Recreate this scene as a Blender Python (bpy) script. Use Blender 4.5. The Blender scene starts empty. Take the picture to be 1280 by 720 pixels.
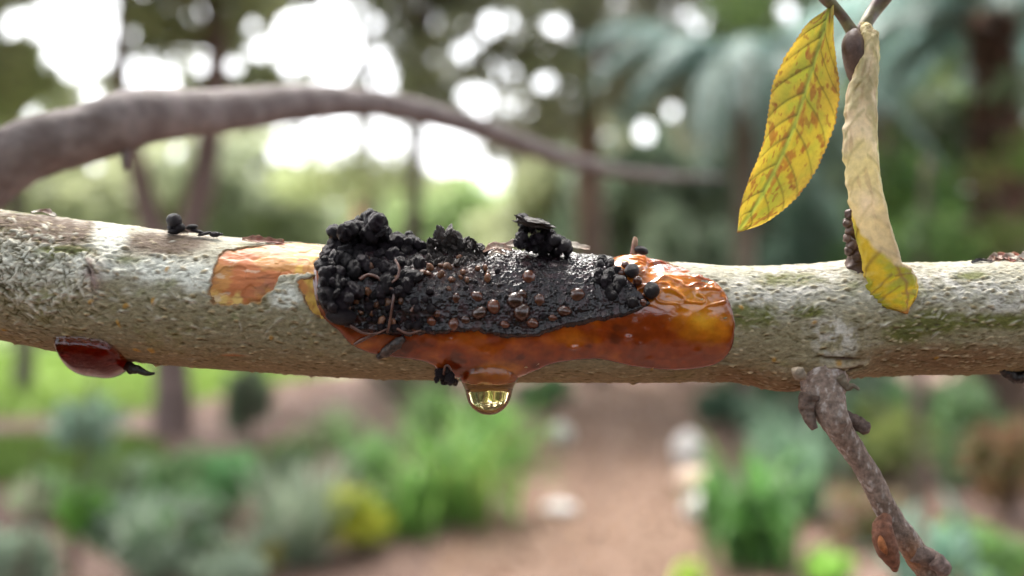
import bpy, bmesh, math, random
import numpy as np
from mathutils import Vector, Matrix, Euler
SC = bpy.context.scene
COL = SC.collection
# ------------------------------------------------------------------ camera, sky, sun, exposure
FPX = 1280 * 30 / 36.0            # focal length in photo pixels
CH = 1.30                         # camera height
D = 0.1333                        # distance of the branch axis: 8 photo pixels per millimetre
cam_d = bpy.data.cameras.new('camera'); cam = bpy.data.objects.new('camera', cam_d); COL.objects.link(cam)
cam_d.lens = 30; cam_d.sensor_width = 36; cam_d.clip_start = 0.01; cam_d.clip_end = 1000
cam.location = (0, 0, CH); cam.rotation_euler = (math.radians(90), 0, 0)
cam_d.dof.use_dof = True; cam_d.dof.focus_distance = 0.1258; cam_d.dof.aperture_fstop = 7.8
SC.camera = cam
W = bpy.data.worlds.new('World'); SC.world = W; W.use_nodes = True
nt = W.node_tree; nt.nodes.clear()
sky = nt.nodes.new('ShaderNodeTexSky'); sky.sky_type = 'NISHITA'; sky.sun_disc = False
SUN_EL, SUN_AZ = math.radians(62), math.radians(-20)      # azimuth from +Y towards +X
sky.sun_elevation = SUN_EL; sky.sun_rotation = SUN_AZ
sky.air_density = 1.0; sky.dust_density = 6.0; sky.ozone_density = 1.0
hs = nt.nodes.new('ShaderNodeHueSaturation'); hs.inputs['Saturation'].default_value = 0.30
bg = nt.nodes.new('ShaderNodeBackground'); bg.inputs['Strength'].default_value = 0.15
wo = nt.nodes.new('ShaderNodeOutputWorld')
nt.links.new(sky.outputs[0], hs.inputs['Color']); nt.links.new(hs.outputs[0], bg.inputs['Color']); nt.links.new(bg.outputs[0], wo.inputs['Surface'])
sl = bpy.data.lights.new('sun', 'SUN'); sl.energy = 1.2; sl.angle = math.radians(25); sl.color = (1, .95, .87)
so = bpy.data.objects.new('sun', sl); COL.objects.link(so)
sd = Vector((math.sin(SUN_AZ) * math.cos(SUN_EL), math.cos(SUN_AZ) * math.cos(SUN_EL), math.sin(SUN_EL)))
so.rotation_euler = sd.to_track_quat('Z', 'Y').to_euler(); so.location = (0, 0, 30)
SC.view_settings.view_transform = 'Standard'; SC.view_settings.look = 'None'
SC.view_settings.exposure = 2.45; SC.view_settings.gamma = 1.0; SC.view_settings.use_curve_mapping = False
SC.render.engine = 'CYCLES'
SC.cycles.use_denoising = True; SC.cycles.use_adaptive_sampling = False
SC.cycles.max_bounces = 10; SC.cycles.transmission_bounces = 8; SC.cycles.transparent_max_bounces = 8
random.seed(7); RNG = np.random.default_rng(11)

# ------------------------------------------------------------------ helpers: pixels, noise, meshes
MM = D / FPX                      # one photo pixel at the branch axis, in metres
def AT(px, py, Y): return np.array(((px - 640) * Y / FPX, Y, CH + (360 - py) * Y / FPX))
def G(px, py):
    Y = CH * FPX / (py - 360); return np.array(((px - 640) * Y / FPX, Y, 0.0))
def proj(P):
    P = np.asarray(P); return 640 + P[..., 0] / P[..., 1] * FPX, 360 - (P[..., 2] - CH) / P[..., 1] * FPX

def _hash(x, y, z, seed):
    h = (x * np.uint32(374761393) + y * np.uint32(668265263) + z * np.uint32(2246822519) + np.uint32(seed * 3266489917 & 0xffffffff))
    h = (h ^ (h >> np.uint32(13))) * np.uint32(1274126177); h = h ^ (h >> np.uint32(16))
    return (h & np.uint32(0xffff)).astype(np.float32) / 65535.0
def vnoise(P, seed=0):
    P = np.asarray(P, np.float64); i = np.floor(P).astype(np.int64); f = P - i; f = f * f * (3 - 2 * f)
    x, y, z = [(i[..., k] & 0xffffffff).astype(np.uint32) for k in range(3)]; one = np.uint32(1); r = 0
    with np.errstate(over='ignore'):
        for dx in (0, 1):
            for dy in (0, 1):
                for dz in (0, 1):
                    w = (f[..., 0] if dx else 1 - f[..., 0]) * (f[..., 1] if dy else 1 - f[..., 1]) * (f[..., 2] if dz else 1 - f[..., 2])
                    r = r + w * _hash(x + one * np.uint32(dx), y + one * np.uint32(dy), z + one * np.uint32(dz), seed)
    return r * 2 - 1
def fbm(P, octv=4, seed=0, gain=.5):
    P = np.asarray(P, np.float64); a, r, t = 1.0, 0, 0
    for o in range(octv):
        r = r + a * vnoise(P * 2.0 ** o + 17.3 * o, seed + o); t += a; a *= gain
    return r / t
def smooth(a, b, x):
    t = np.clip((x - a) / (b - a), 0, 1); return t * t * (3 - 2 * t)

def mesh_np(name, V, F, col=None, smooth_sh=True, mat=None):
    V = np.asarray(V, np.float32).reshape(-1, 3); F = np.asarray(F, np.int32); k = F.shape[1]
    me = bpy.data.meshes.new(name); me.vertices.add(len(V)); me.vertices.foreach_set('co', V.ravel())
    me.loops.add(F.size); me.loops.foreach_set('vertex_index', F.ravel())
    me.polygons.add(len(F)); me.polygons.foreach_set('loop_start', np.arange(0, F.size, k, dtype=np.int32))
    if smooth_sh: me.polygons.foreach_set('use_smooth', np.ones(len(F), bool))
    me.update(calc_edges=True)
    if col is not None:
        c = np.ones((len(V), 4), np.float32); c[:, :3] = np.asarray(col).reshape(-1, 3)
        a = me.color_attributes.new('col', 'FLOAT_COLOR', 'POINT'); a.data.foreach_set('color', c.ravel())
    if mat: me.materials.append(mat)
    return me
def ob(name, me, parent=None, loc=(0, 0, 0), rot=(0, 0, 0), scale=(1, 1, 1)):
    o = bpy.data.objects.new(name, me); COL.objects.link(o)
    o.location = loc; o.rotation_euler = rot; o.scale = scale
    if parent: o.parent = parent; o.matrix_parent_inverse = Matrix.Translation(-Vector(parent.location))
    return o
def thing(name, label, cat, loc=(0, 0, 0), group=None):
    return tag(ob(name, None, None, loc), label, cat, group)
def tag(o, label, cat, group=None):
    o['label'] = label; o['category'] = cat
    if group: o['group'] = group
    return o
def gridF(n, m, wrap=False, keep=None):
    i, j = np.meshgrid(np.arange(n - 1), np.arange(m if wrap else m - 1), indexing='ij'); j2 = (j + 1) % m
    F = np.stack([i * m + j, (i + 1) * m + j, (i + 1) * m + j2, i * m + j2], -1).reshape(-1, 4)
    if keep is not None: F = F[keep.ravel()[F].any(1)]
    return F
def compact(V, F, col=None):
    u, inv = np.unique(F, return_inverse=True)
    return V[u], inv.reshape(F.shape), (None if col is None else col[u])
def catmull(pts, n):
    P = np.asarray(pts, float); P = np.vstack([2 * P[0] - P[1], P, 2 * P[-1] - P[-2]]); m = len(P) - 3
    t = np.linspace(0, m, n); k = np.minimum(t.astype(int), m - 1); f = (t - k)[:, None]
    a, b, c, d = P[k], P[k + 1], P[k + 2], P[k + 3]
    return .5 * (2 * b + (c - a) * f + (2 * a - 5 * b + 4 * c - d) * f ** 2 + (3 * b - a - 3 * c + d) * f ** 3)
def tube(pts, radii, n=24, m=10, disp=None, caps=True):
    """swept tube; pts (k,3), radii (k); disp(t, ang, P) -> radial offset factor"""
    q = catmull(np.column_stack([np.asarray(pts, float), np.asarray(radii, float)]), n); P, R = q[:, :3], np.maximum(q[:, 3], 1e-6)
    T = np.gradient(P, axis=0); T /= np.linalg.norm(T, axis=1)[:, None] + 1e-12
    up = np.array((0.13, -1, .21)); N = np.zeros_like(P); v = up - T[0] * (up @ T[0]); v /= np.linalg.norm(v)
    for i in range(n):
        v = v - T[i] * (v @ T[i]); v /= np.linalg.norm(v) + 1e-12; N[i] = v
    B = np.cross(T, N); a = np.linspace(0, 2 * math.pi, m, endpoint=False)
    dirs = N[:, None] * np.cos(a)[None, :, None] + B[:, None] * np.sin(a)[None, :, None]
    base = P[:, None] + dirs * R[:, None, None]
    if disp is not None:
        tt = np.repeat(np.linspace(0, 1, n)[:, None], m, 1); d = disp(tt, a[None].repeat(n, 0), base)
        base = P[:, None] + dirs * (R[:, None] * (1 + d))[..., None]
    V = base.reshape(-1, 3); F = gridF(n, m, wrap=True)
    if caps:
        V = np.vstack([V, P[0], P[-1]]); c0, c1 = len(V) - 2, len(V) - 1; j = np.arange(m); j2 = (j + 1) % m
        F = np.vstack([F, np.column_stack([j, j2, np.full(m, c0), np.full(m, c0)])[:, [0, 1, 2, 2]] if False else np.column_stack([j2, j, np.full(m, c0), j2])[:0],])
        tri0 = np.column_stack([j, j2, np.full(m, c0)]); tri1 = np.column_stack([(n - 1) * m + j2, (n - 1) * m + j, np.full(m, c1)])
        F = np.vstack([np.vstack([F[:, [0, 1, 2]], F[:, [0, 2, 3]]]), tri0, tri1])
    return V, F

# ------------------------------------------------------------------ materials
def mat(name, color=(.5, .5, .5), attr=False, rough=.6, var=.3, nscale=800, bump=.3, bscale=1800, bdist=.0002, spec=.5, coat=0,
        coat_rough=.05, sss=0, sssr=(1, .3, .1), sscale=.001, rand=0, transl=0, color2=None, c2scale=None, stretch=None, bvor=False):
    m = bpy.data.materials.new(name); m.use_nodes = True; n = m.node_tree.nodes; L = m.node_tree.links
    p = n['Principled BSDF']; p.inputs['Roughness'].default_value = rough; p.inputs['Specular IOR Level'].default_value = spec
    if coat: p.inputs['Coat Weight'].default_value = coat; p.inputs['Coat Roughness'].default_value = coat_rough
    if sss:
        p.inputs['Subsurface Weight'].default_value = sss; p.inputs['Subsurface Radius'].default_value = sssr; p.inputs['Subsurface Scale'].default_value = sscale
    tc = n.new('ShaderNodeTexCoord'); vec = tc.outputs['Object']
    if stretch:
        mp = n.new('ShaderNodeMapping'); mp.inputs['Scale'].default_value = stretch; L.new(vec, mp.inputs[0]); vec = mp.outputs[0]
    def noise(sc, det=5, ro=.6):
        t = n.new('ShaderNodeTexNoise'); t.inputs['Scale'].default_value = sc; t.inputs['Detail'].default_value = det; t.inputs['Roughness'].default_value = ro
        L.new(vec, t.inputs['Vector']); return t.outputs['Fac']
    if attr:
        a = n.new('ShaderNodeAttribute'); a.attribute_name = 'col'; c = a.outputs['Color']
    else:
        r = n.new('ShaderNodeRGB'); r.outputs[0].default_value = (*color, 1); c = r.outputs[0]
    if color2 is not None:
        ramp = n.new('ShaderNodeMapRange'); ramp.inputs['From Min'].default_value = .42; ramp.inputs['From Max'].default_value = .6
        L.new(noise(c2scale or nscale * .3), ramp.inputs[0]); mx = n.new('ShaderNodeMix'); mx.data_type = 'RGBA'
        L.new(ramp.outputs[0], mx.inputs['Factor']); L.new(c, mx.inputs[6]); mx.inputs[7].default_value = (*color2, 1); c = mx.outputs[2]
    if var or rand:
        mr = n.new('ShaderNodeMapRange'); mr.inputs['From Min'].default_value = .25; mr.inputs['From Max'].default_value = .75
        mr.inputs['To Min'].default_value = 1 - var; mr.inputs['To Max'].default_value = 1 + var
        L.new(noise(nscale), mr.inputs[0]); f = mr.outputs[0]
        if rand:
            oi = n.new('ShaderNodeObjectInfo'); m2 = n.new('ShaderNodeMapRange'); m2.inputs['To Min'].default_value = 1 - rand; m2.inputs['To Max'].default_value = 1 + rand
            L.new(oi.outputs['Random'], m2.inputs[0]); ml = n.new('ShaderNodeMath'); ml.operation = 'MULTIPLY'; L.new(f, ml.inputs[0]); L.new(m2.outputs[0], ml.inputs[1]); f = ml.outputs[0]
        vm = n.new('ShaderNodeVectorMath'); vm.operation = 'SCALE'; L.new(c, vm.inputs[0]); L.new(f, vm.inputs['Scale']); c = vm.outputs[0]
    L.new(c, p.inputs['Base Color'])
    if bump:
        b = n.new('ShaderNodeBump'); b.inputs['Strength'].default_value = bump; b.inputs['Distance'].default_value = bdist
        if bvor:
            t = n.new('ShaderNodeTexVoronoi'); t.inputs['Scale'].default_value = bscale; L.new(vec, t.inputs['Vector']); L.new(t.outputs['Distance'], b.inputs['Height']); b.invert = True
        else: L.new(noise(bscale, 6, .65), b.inputs['Height'])
        L.new(b.outputs[0], p.inputs['Normal'])
    if transl:
        tr = n.new('ShaderNodeBsdfTranslucent'); L.new(c, tr.inputs['Color']); ms = n.new('ShaderNodeMixShader'); ms.inputs[0].default_value = transl
        L.new(p.outputs[0], ms.inputs[1]); L.new(tr.outputs[0], ms.inputs[2]); L.new(ms.outputs[0], n['Material Output'].inputs['Surface'])
    return m
def glass(name, tint, dens, vcol, rough=.0, ior=1.45):
    m = bpy.data.materials.new(name); m.use_nodes = True; n = m.node_tree.nodes; p = n['Principled BSDF']
    p.inputs['Base Color'].default_value = (*tint, 1); p.inputs['Transmission Weight'].default_value = 1; p.inputs['Roughness'].default_value = rough; p.inputs['IOR'].default_value = ior
    v = n.new('ShaderNodeVolumeAbsorption'); v.inputs['Color'].default_value = (*vcol, 1); v.inputs['Density'].default_value = dens
    m.node_tree.links.new(v.outputs[0], n['Material Output'].inputs['Volume']); return m

M_bark = mat('bark', attr=True, rough=.8, var=.36, nscale=2300, bump=.75, bscale=2600, bdist=.00018, spec=.3, stretch=(.6, 1, 1))
M_twig = mat('twig_bark', attr=True, rough=.65, var=.5, nscale=1500, bump=.9, bscale=1900, bdist=.0002, spec=.35)
M_bark2 = mat('arching_bark', color=(.12, .09, .085), color2=(.20, .165, .16), c2scale=110, rough=.7, var=.3, nscale=260, bump=.5, bscale=500, bdist=.0008)
M_film = mat('amber_gum', attr=True, rough=.16, var=.25, nscale=700, bump=.12, bscale=260, bdist=.0004, spec=.4, coat=1.0, coat_rough=.02, sss=.22, sssr=(1, .22, .03), sscale=.0018)
M_crust = mat('black_crust', attr=True, rough=.24, var=.4, nscale=2400, bump=.8, bscale=3000, bdist=.00014, spec=.4, coat=.3, coat_rough=.1)
M_nod = mat('black_nodule', color=(.006, .004, .008), color2=(.018, .010, .014), c2scale=700, rough=.34, var=.5, nscale=1100, bump=.9, bscale=1700, bdist=.00025, rand=.5, spec=.35)
M_shard = mat('black_shard', color=(.012, .010, .010), color2=(.06, .042, .035), c2scale=900, rough=.42, var=.5, nscale=1600, bump=.6, bscale=2200, bdist=.0002, rand=.5)
M_bead = mat('brown_bead', color=(.065, .018, .009), color2=(.11, .034, .015), c2scale=900, rough=.25, var=.3, nscale=1500, bump=.15, bscale=1500, bdist=.0001, rand=.6, coat=.7, sss=.2, sscale=.0006)
M_tan = mat('tan_granule', color=(.20, .095, .045), color2=(.09, .035, .022), c2scale=1000, rough=.3, var=.3, nscale=1500, bump=.2, rand=.4, sss=.2, sscale=.0005)
M_tendril = mat('tendril', color=(.09, .035, .025), color2=(.17, .08, .055), c2scale=900, rough=.3, var=.3, nscale=1500, bump=.2, coat=.4)
M_flake = mat('pale_flake', color=(.52, .46, .38), color2=(.22, .11, .07), c2scale=260, rough=.55, var=.3, nscale=1500, bump=.4, rand=.25)
M_redflake = mat('red_flake', color=(.24, .06, .035), color2=(.45, .26, .16), c2scale=420, rough=.4, var=.3, nscale=1500, bump=.3, rand=.3)
M_peel = mat('peeled_wood', attr=True, rough=.5, var=.15, nscale=900, bump=.35, bscale=1300, bdist=.0001, stretch=(.35, 1, 1), spec=.3)
M_drop = glass('clear_drop', (1, .95, .7), 110, (.97, .66, .10))
M_bubble = glass('amber_drop', (1, .85, .6), 1500, (.93, .58, .05))
M_blob = mat('dark_gum', color=(.06, .014, .006), color2=(.11, .028, .007), c2scale=160, rough=.1, var=.2, nscale=400, bump=.05, coat=1, coat_rough=.03, sss=.15, sssr=(1, .25, .05), sscale=.0015)
M_leaf = mat('yellow_leaf', attr=True, rough=.5, var=.10, nscale=1500, bump=.25, bscale=1600, bdist=.0001, transl=.55)
M_leaf2 = mat('tan_leaf', attr=True, rough=.5, var=.14, nscale=1500, bump=.45, bscale=900, bdist=.0002, transl=.35)
M_stem = mat('shoot_stem', color=(.15, .13, .055), color2=(.10, .055, .045), c2scale=300, rough=.5, var=.3, nscale=1500, bump=.3)
M_bud = mat('brown_bud', color=(.07, .038, .028), color2=(.12, .07, .05), c2scale=300, rough=.5, var=.3, nscale=1500, bump=.4)

# ------------------------------------------------------------------ the branch surface: a wandering cylinder along X
_px = np.array([-4000, -60, 0, 100, 200, 300, 400, 500, 640, 750, 850, 930, 1000, 1070, 1150, 1280, 1340, 6000], float)
_tp = np.array([150, 256, 262, 275, 287, 298, 305, 311, 319, 325, 330, 333, 331, 329, 328, 325, 324, 300], float)
_bt = np.array([430, 416, 424, 444, 456, 463, 470, 474, 478, 478, 477, 475, 473, 471, 469, 466, 465, 400], float)
def _sm(x, y):
    xs = np.linspace(-4000, 6000, 10001); ys = np.interp(xs, x, y); k = np.hanning(81); k /= k.sum()
    yp = np.pad(ys, 40, 'edge'); return xs, np.convolve(yp, k, 'valid')
_gx, _gt = _sm(_px, _tp); _, _gb = _sm(_px, _bt)
def limb_c(s):
    x = s / MM + 640; t = np.interp(x, _gx, _gt); b = np.interp(x, _gx, _gb)
    return CH + (360 - (t + b) / 2) * MM, (b - t) / 2 * MM
def surf(s, th, h=0):
    s = np.asarray(s, float); zc, r = limb_c(s)
    return np.stack([s + 0 * th, D - (r + h) * np.cos(th), zc + (r + h) * np.sin(th)], -1)
def limb_uv(px, py):
    px = np.asarray(px, float); py = np.asarray(py, float); Y = np.full(np.broadcast(px, py).shape, D - .009)
    for _ in range(8):
        s = (px - 640) * Y / FPX; zc, r = limb_c(s); v = (CH + (360 - py) * Y / FPX - zc) / r
        vc = np.clip(v, -1, 1); Y = D - r * np.sqrt(1 - vc * vc)
    th = np.arcsin(vc) + np.where(np.abs(v) > 1, (v - vc), 0)
    return s, th
def ON(px, py, lift=0):
    s, th = limb_uv(px, py); return surf(s, th, lift * MM)

branch = thing('tree_branch', 'grey-olive bark branch with lichen running the whole width, carrying the black and amber gum', 'branch', surf(0.0, -1.5))
def hook(name, me, parent): return ob(name, me, parent)

# --- conforming patches on the bark
def poly_sdf(x, y, poly):
    P = np.asarray(poly, float); Q = np.roll(P, -1, 0); d2 = np.full(x.shape, 1e18); ins = np.zeros(x.shape, bool)
    for (ax, ay), (bx, by) in zip(P, Q):
        ex, ey = bx - ax, by - ay; t = np.clip(((x - ax) * ex + (y - ay) * ey) / (ex * ex + ey * ey + 1e-9), 0, 1)
        d2 = np.minimum(d2, (x - ax - t * ex) ** 2 + (y - ay - t * ey) ** 2)
        cr = ((ay > y) != (by > y)) & (x < (bx - ax) * (y - ay) / (by - ay + 1e-12) + ax); ins ^= cr
    return np.where(ins, 1, -1) * np.sqrt(d2)
def curve_poly(p, k=6):
    P = np.asarray(p, float); P = np.vstack([P[-1], P, P[0], P[1]]); out = []
    for i in range(1, len(P) - 2):
        a, b, c_, d = P[i - 1], P[i], P[i + 1], P[i + 2]
        for t in np.linspace(0, 1, k, endpoint=False):
            out.append(.5 * (2 * b + (c_ - a) * t + (2 * a - 5 * b + 4 * c_ - d) * t * t + (3 * b - a - 3 * c_ + d) * t ** 3))
    return np.array(out)
PEEL = [curve_poly([(262, 372), (266, 345), (276, 318), (300, 309), (330, 306), (364, 303), (405, 308), (404, 340), (372, 342), (352, 345), (342, 362), (322, 376), (285, 383)]), curve_poly([(373, 352), (385, 346), (404, 350), (408, 395), (390, 388), (380, 372)])]
# --- limb: dense displaced bark
PIT = 1.25
xs = np.arange(-90, 1371, PIT); xs = np.concatenate([np.linspace(-2300, -95, 90), xs, np.linspace(1376, 3400, 90)])
th_f = np.linspace(-1.95, 1.95, 236); th_b = np.linspace(1.95, 2 * math.pi - 1.95, 44)[1:-1]
ths = np.concatenate([th_f, th_b]); n, m = len(xs), len(ths)
S, TH = np.meshgrid((xs - 640) * MM, ths, indexing='ij')
base = surf(S, TH); U, V_ = proj(base)
A = TH * 75; X = S / MM + 640                      # arc and length in pixels
P3 = base / MM / 10                                # noise space: one unit = 10 px
H = 1.5 * fbm(P3 * .22, 3, 1) + .6 * fbm(P3 * np.array((1.1, 3.0, 3.0)), 3, 5) + .3 * fbm(P3 * 3.5, 2, 6)
# swelling round the twig base
g = lambda x0, a0, sx, sa: np.exp(-((X - x0) / sx) ** 2 - ((A - a0) / sa) ** 2)
H += 17 * g(975, -88, 42, 42) + 13 * g(1030, -58, 38, 34) + 5 * g(1065, 95, 36, 40) + 3 * g(860, 75, 40, 60)
H += 6 * g(157, 22, 13, 20)
# colour
def C(*c): return np.array(c)
col = np.ones(U.shape + (3,)) * C(.225, .205, .145)
f1 = fbm(P3 * .35, 4, 21); f2 = fbm(P3 * 1.1, 4, 31); f3 = fbm(P3 * np.array((.45, 2.2, 2.2)), 3, 41)
def blend(mask, c):
    global col
    mk = np.clip(mask, 0, 1)[..., None]; col = col * (1 - mk) + np.array(c) * mk
def el(x, y, rx, ry, soft=.5):
    d = np.sqrt(((U - x) / rx) ** 2 + ((V_ - y) / ry) ** 2) + .35 * f1 + .22 * f2; return 1 - smooth(1 - soft, 1 + soft * .3, d)
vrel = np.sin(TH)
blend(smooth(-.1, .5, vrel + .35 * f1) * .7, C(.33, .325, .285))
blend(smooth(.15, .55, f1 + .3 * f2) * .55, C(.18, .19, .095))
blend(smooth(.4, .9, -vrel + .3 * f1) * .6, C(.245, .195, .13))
for e in ((60, 288, 80, 24), (30, 275, 70, 18), (205, 303, 62, 19)): blend(el(*e) * .95, C(.125, .10, .085))
for e in ((70, 316, 60, 10), (145, 326, 40, 7), (30, 262, 30, 8)): blend(el(*e) * .9, C(.09, .10, .035))
for e in ((137, 298, 24, 26), (110, 335, 60, 16), (200, 338, 38, 20), (245, 345, 30, 22), (360, 372, 22, 16), (20, 330, 40, 30)): blend(el(*e, .6) * .95, C(.52, .53, .49))
for e in ((955, 368, 60, 40), (1010, 350, 60, 22), (1040, 420, 40, 30), (1180, 355, 70, 26), (1250, 372, 60, 26), (1105, 360, 30, 20)): blend(el(*e, .7) * .75 * smooth(-.3, .2, f2), C(.47, .46, .44))
for e in ((985, 350, 45, 10), (940, 395, 40, 18), (1165, 405, 55, 18), (1250, 402, 60, 12), (1215, 345, 26, 7), (1010, 390, 30, 9), (1130, 418, 30, 14)): blend(el(*e, .7) * .8, C(.10, .11, .04))
for e in ((1180, 445, 120, 18), (1010, 475, 75, 26), (930, 470, 60, 14)): blend(el(*e, .6) * .8, C(.20, .14, .095))
blend(smooth(.2, .5, f3) * .3, C(.12, .105, .075))
blend(smooth(.3, .55, -f3 + .3 * f2) * .25, C(.42, .40, .34))
blend(np.exp(-((X - 157) / 12) ** 2 - ((A - 18) / 18) ** 2), C(.23, .185, .17))
blend(el(20, 258, 60, 6) * .5, C(.52, .5, .47))
top = smooth(.88, 1.0, vrel) * smooth(-.25, .3, f2); blend(top * .3, C(.5, .48, .45))  # paler along the top edge: brightness from above put into the colour
H0 = H.copy()
# stamps: lenticels, papery flakes, dark nicks
jc = np.searchsorted(ths, 0.0)
def stamp(x0, a0, ln, wd, ang, hgt, c, alpha, lip=0.0):
    i0 = np.searchsorted(xs, x0 - ln * 1.3); i1 = np.searchsorted(xs, x0 + ln * 1.3); j0 = np.searchsorted(th_f, (a0 - ln * 1.3) / 75); j1 = np.searchsorted(th_f, (a0 + ln * 1.3) / 75)
    if i1 <= i0 or j1 <= j0: return
    sl_ = (slice(i0, i1), slice(j0, j1)); dx = X[sl_] - x0; da = A[sl_] - a0; ca, sa = math.cos(ang), math.sin(ang)
    a = (dx * ca + da * sa) / ln; b = (-dx * sa + da * ca) / wd; b = b + .35 * a * a
    d = a * a + b * b; k = np.exp(-d * d * 1.2)
    H[sl_] += hgt * k * (1 + lip * b); kk = (k * alpha)[..., None]; col[sl_] = col[sl_] * (1 - kk) + np.array(c) * kk
R = random.Random(3)
for _ in range(5200):                                 # dashes of the cork layer
    x0, a0 = R.uniform(-80, 1360), R.uniform(-140, 140); lo = R.random()
    ln = R.uniform(2.0, 4.8); wd = R.uniform(.9, 1.6)
    dark = R.random() < .5
    if 160 < x0 < 900 and R.random() < .35: continue
    stamp(x0, a0, ln, wd, R.gauss(0, .25), R.uniform(.3, .8) * (-1 if dark else 1), C(.085, .068, .045) if dark else C(.42, .37, .27) * R.uniform(.7, 1.25), R.uniform(.3, .7), .6)
for _ in range(520):                                  # raised lenticels; the dark groove below each also paints its shadow
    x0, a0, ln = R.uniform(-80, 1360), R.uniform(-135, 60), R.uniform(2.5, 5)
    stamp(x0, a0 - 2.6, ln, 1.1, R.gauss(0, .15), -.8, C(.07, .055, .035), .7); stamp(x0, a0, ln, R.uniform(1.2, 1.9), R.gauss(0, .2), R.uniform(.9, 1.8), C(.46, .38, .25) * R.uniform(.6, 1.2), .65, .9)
for _ in range(950):                                 # pale papery flakes, mostly at the thick end
    x0 = R.choice((R.gauss(25, 55), R.gauss(25, 55), R.gauss(60, 60), R.uniform(-80, 420), R.uniform(920, 1360))); a0 = R.gauss(16, 22) if x0 < 500 else R.gauss(30, 24)
    lo = x0 < 160
    stamp(x0, a0, R.uniform(3.5, 8), R.uniform(1.2, 2.4), R.uniform(-1.2, 1.2) if lo else R.gauss(0, .5), R.uniform(.5, 1.3), C(.52, .51, .45) * R.uniform(.7, 1.05), R.uniform(.55, .95) * (1 if lo else .6), .9)
for _ in range(1500):
    x0 = R.choice((R.gauss(40, 60), R.gauss(30, 50), R.uniform(-80, 420), R.uniform(920, 1360))); a0 = R.gauss(15, 30)
    stamp(x0, a0, R.uniform(2.5, 6), R.uniform(.8, 1.3), R.gauss(0, .8) if x0 < 160 else R.gauss(0, .4), -R.uniform(.4, 1.0), C(.09, .08, .05), R.uniform(.45, .85) * (1 if x0 < 160 else .6))
for _ in range(26):                                   # ochre specks
    stamp(R.uniform(0, 1280), R.uniform(-70, 40), R.uniform(3, 5), R.uniform(2, 4), R.gauss(0, 1), 1.2, C(.42, .24, .07) * R.uniform(.7, 1.1), .7)
stamp(152, 32, 7, 3, -.6, 5, C(.27, .22, .20), .8); stamp(160, 14, 10, 3, -1.1, 5, C(.26, .21, .20), .8); stamp(154, 22, 9, 2, -.9, -5, C(.07, .055, .05), .9)
for i_, py_ in enumerate((443, 449, 454, 460, 466, 472)):
    a_ = float(limb_uv(1027, py_)[1]) * 75; stamp(1026 + i_ % 3 * 2 - 2, a_, 30 - i_, 2.2, .06 * (i_ % 3 - 1), 2.8 if i_ % 2 else -2.2, C(.30, .25, .19) if i_ % 2 else C(.06, .045, .03), .85)
stamp(310, -58, 16, 2.5, .05, 1.5, C(.30, .15, .09), .8)
col = np.clip((col - .2) * 1.4 + .215, .03, .7) * C(1.12, 1.1, 1.06)
H = H0 + np.clip(H - H0, -2.2, 3.0)
for pp in PEEL:                                       # bark is gone here
    sp_, tp_ = limb_uv(pp[:, 0], pp[:, 1]); dd_ = poly_sdf(X, A, np.column_stack([sp_ / MM + 640, tp_ * 75])) + 5.0 * fbm(P3 * 1.3, 4, 88)
    H = np.where(dd_ > -2, H * (1 - smooth(-2, 1, dd_)) - 3.2 * smooth(-.5, 2.5, dd_) + .5 * np.exp(-((dd_ + 2) / 2.0) ** 2), H)
    kk = (smooth(-1.5, .5, dd_) * .85)[..., None]; col = col * (1 - kk) + C(.30, .15, .06) * kk
Vv = surf(S, TH, H * MM).reshape(-1, 3)
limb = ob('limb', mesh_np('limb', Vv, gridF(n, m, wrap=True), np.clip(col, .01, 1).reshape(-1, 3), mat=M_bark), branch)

# --- the older stem this limb grows from, out of the picture to the left, down to the ground
e0 = surf((xs[0] - 640) * MM, 0.0); zc0, r0 = limb_c((xs[0] - 640) * MM)
cx0 = np.array(((xs[0] - 640) * MM, D, zc0))
V, F = tube([cx0 + (.03, 0, -.002), cx0 + (-.05, 0, .0), cx0 + (-.17, .03, -.10), cx0 + (-.26, .06, -.45), (cx0[0] - .29, .2, -.06)], [r0 * .96, r0 * 1.02, r0 * 1.25, r0 * 1.6, r0 * 2.1], 70, 40, lambda t, a, P: .06 * fbm(P * 90, 4, 3))
ob('stem', mesh_np('stem', V, F, np.ones((len(V), 3)) * C(.2, .18, .13), mat=M_bark), branch)

# --- side twig below
def path(pts): return [AT(x, y, Y) for x, y, Y in pts]
DF = D - .006
def twdisp(t, a, P):
    q = P / MM / 10
    return .10 * fbm(q * .8, 4, 51) + .34 * np.exp(-t * 7) * fbm(q * np.array((.45, .45, 1.9)), 3, 55) + .05 * fbm(q * 3, 2, 59) + .055 * np.exp(-(t / .16) ** 2) * np.sin(t * 190 + 5 * fbm(q * .5, 2, 52) + a)
tp = [(1029, 444, D - .0018), (1029, 466, D - .0048), (1031, 494, D - .0078), (1042, 522, D - .0095), (1056, 547, D - .009), (1087, 595, D - .0085), (1111, 643, D - .008), (1137, 680, D - .008), (1158, 712, D - .007), (1182, 748, D - .006), (1230, 830, D - .004)]
V, F = tube(path(tp), np.array([36, 33, 26, 19, 15.5, 14, 14.5, 15.5, 15, 13, 10]) * MM * .93, 320, 84, twdisp)
q = V / MM / 10; tf = fbm(q * .6, 4, 61); tg = fbm(q * np.array((1.5, 1.5, .7)) * 1.6, 3, 67)
c = C(.245, .18, .145) + (tf[:, None] * .5) * C(.16, .15, .14); k = smooth(.1, .45, tg)[:, None] * .55; c = c * (1 - k) + C(.55, .50, .47) * k
k = smooth(.2, .5, -tg)[:, None] * .5; c = c * (1 - k) + C(.085, .06, .05) * k
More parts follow.
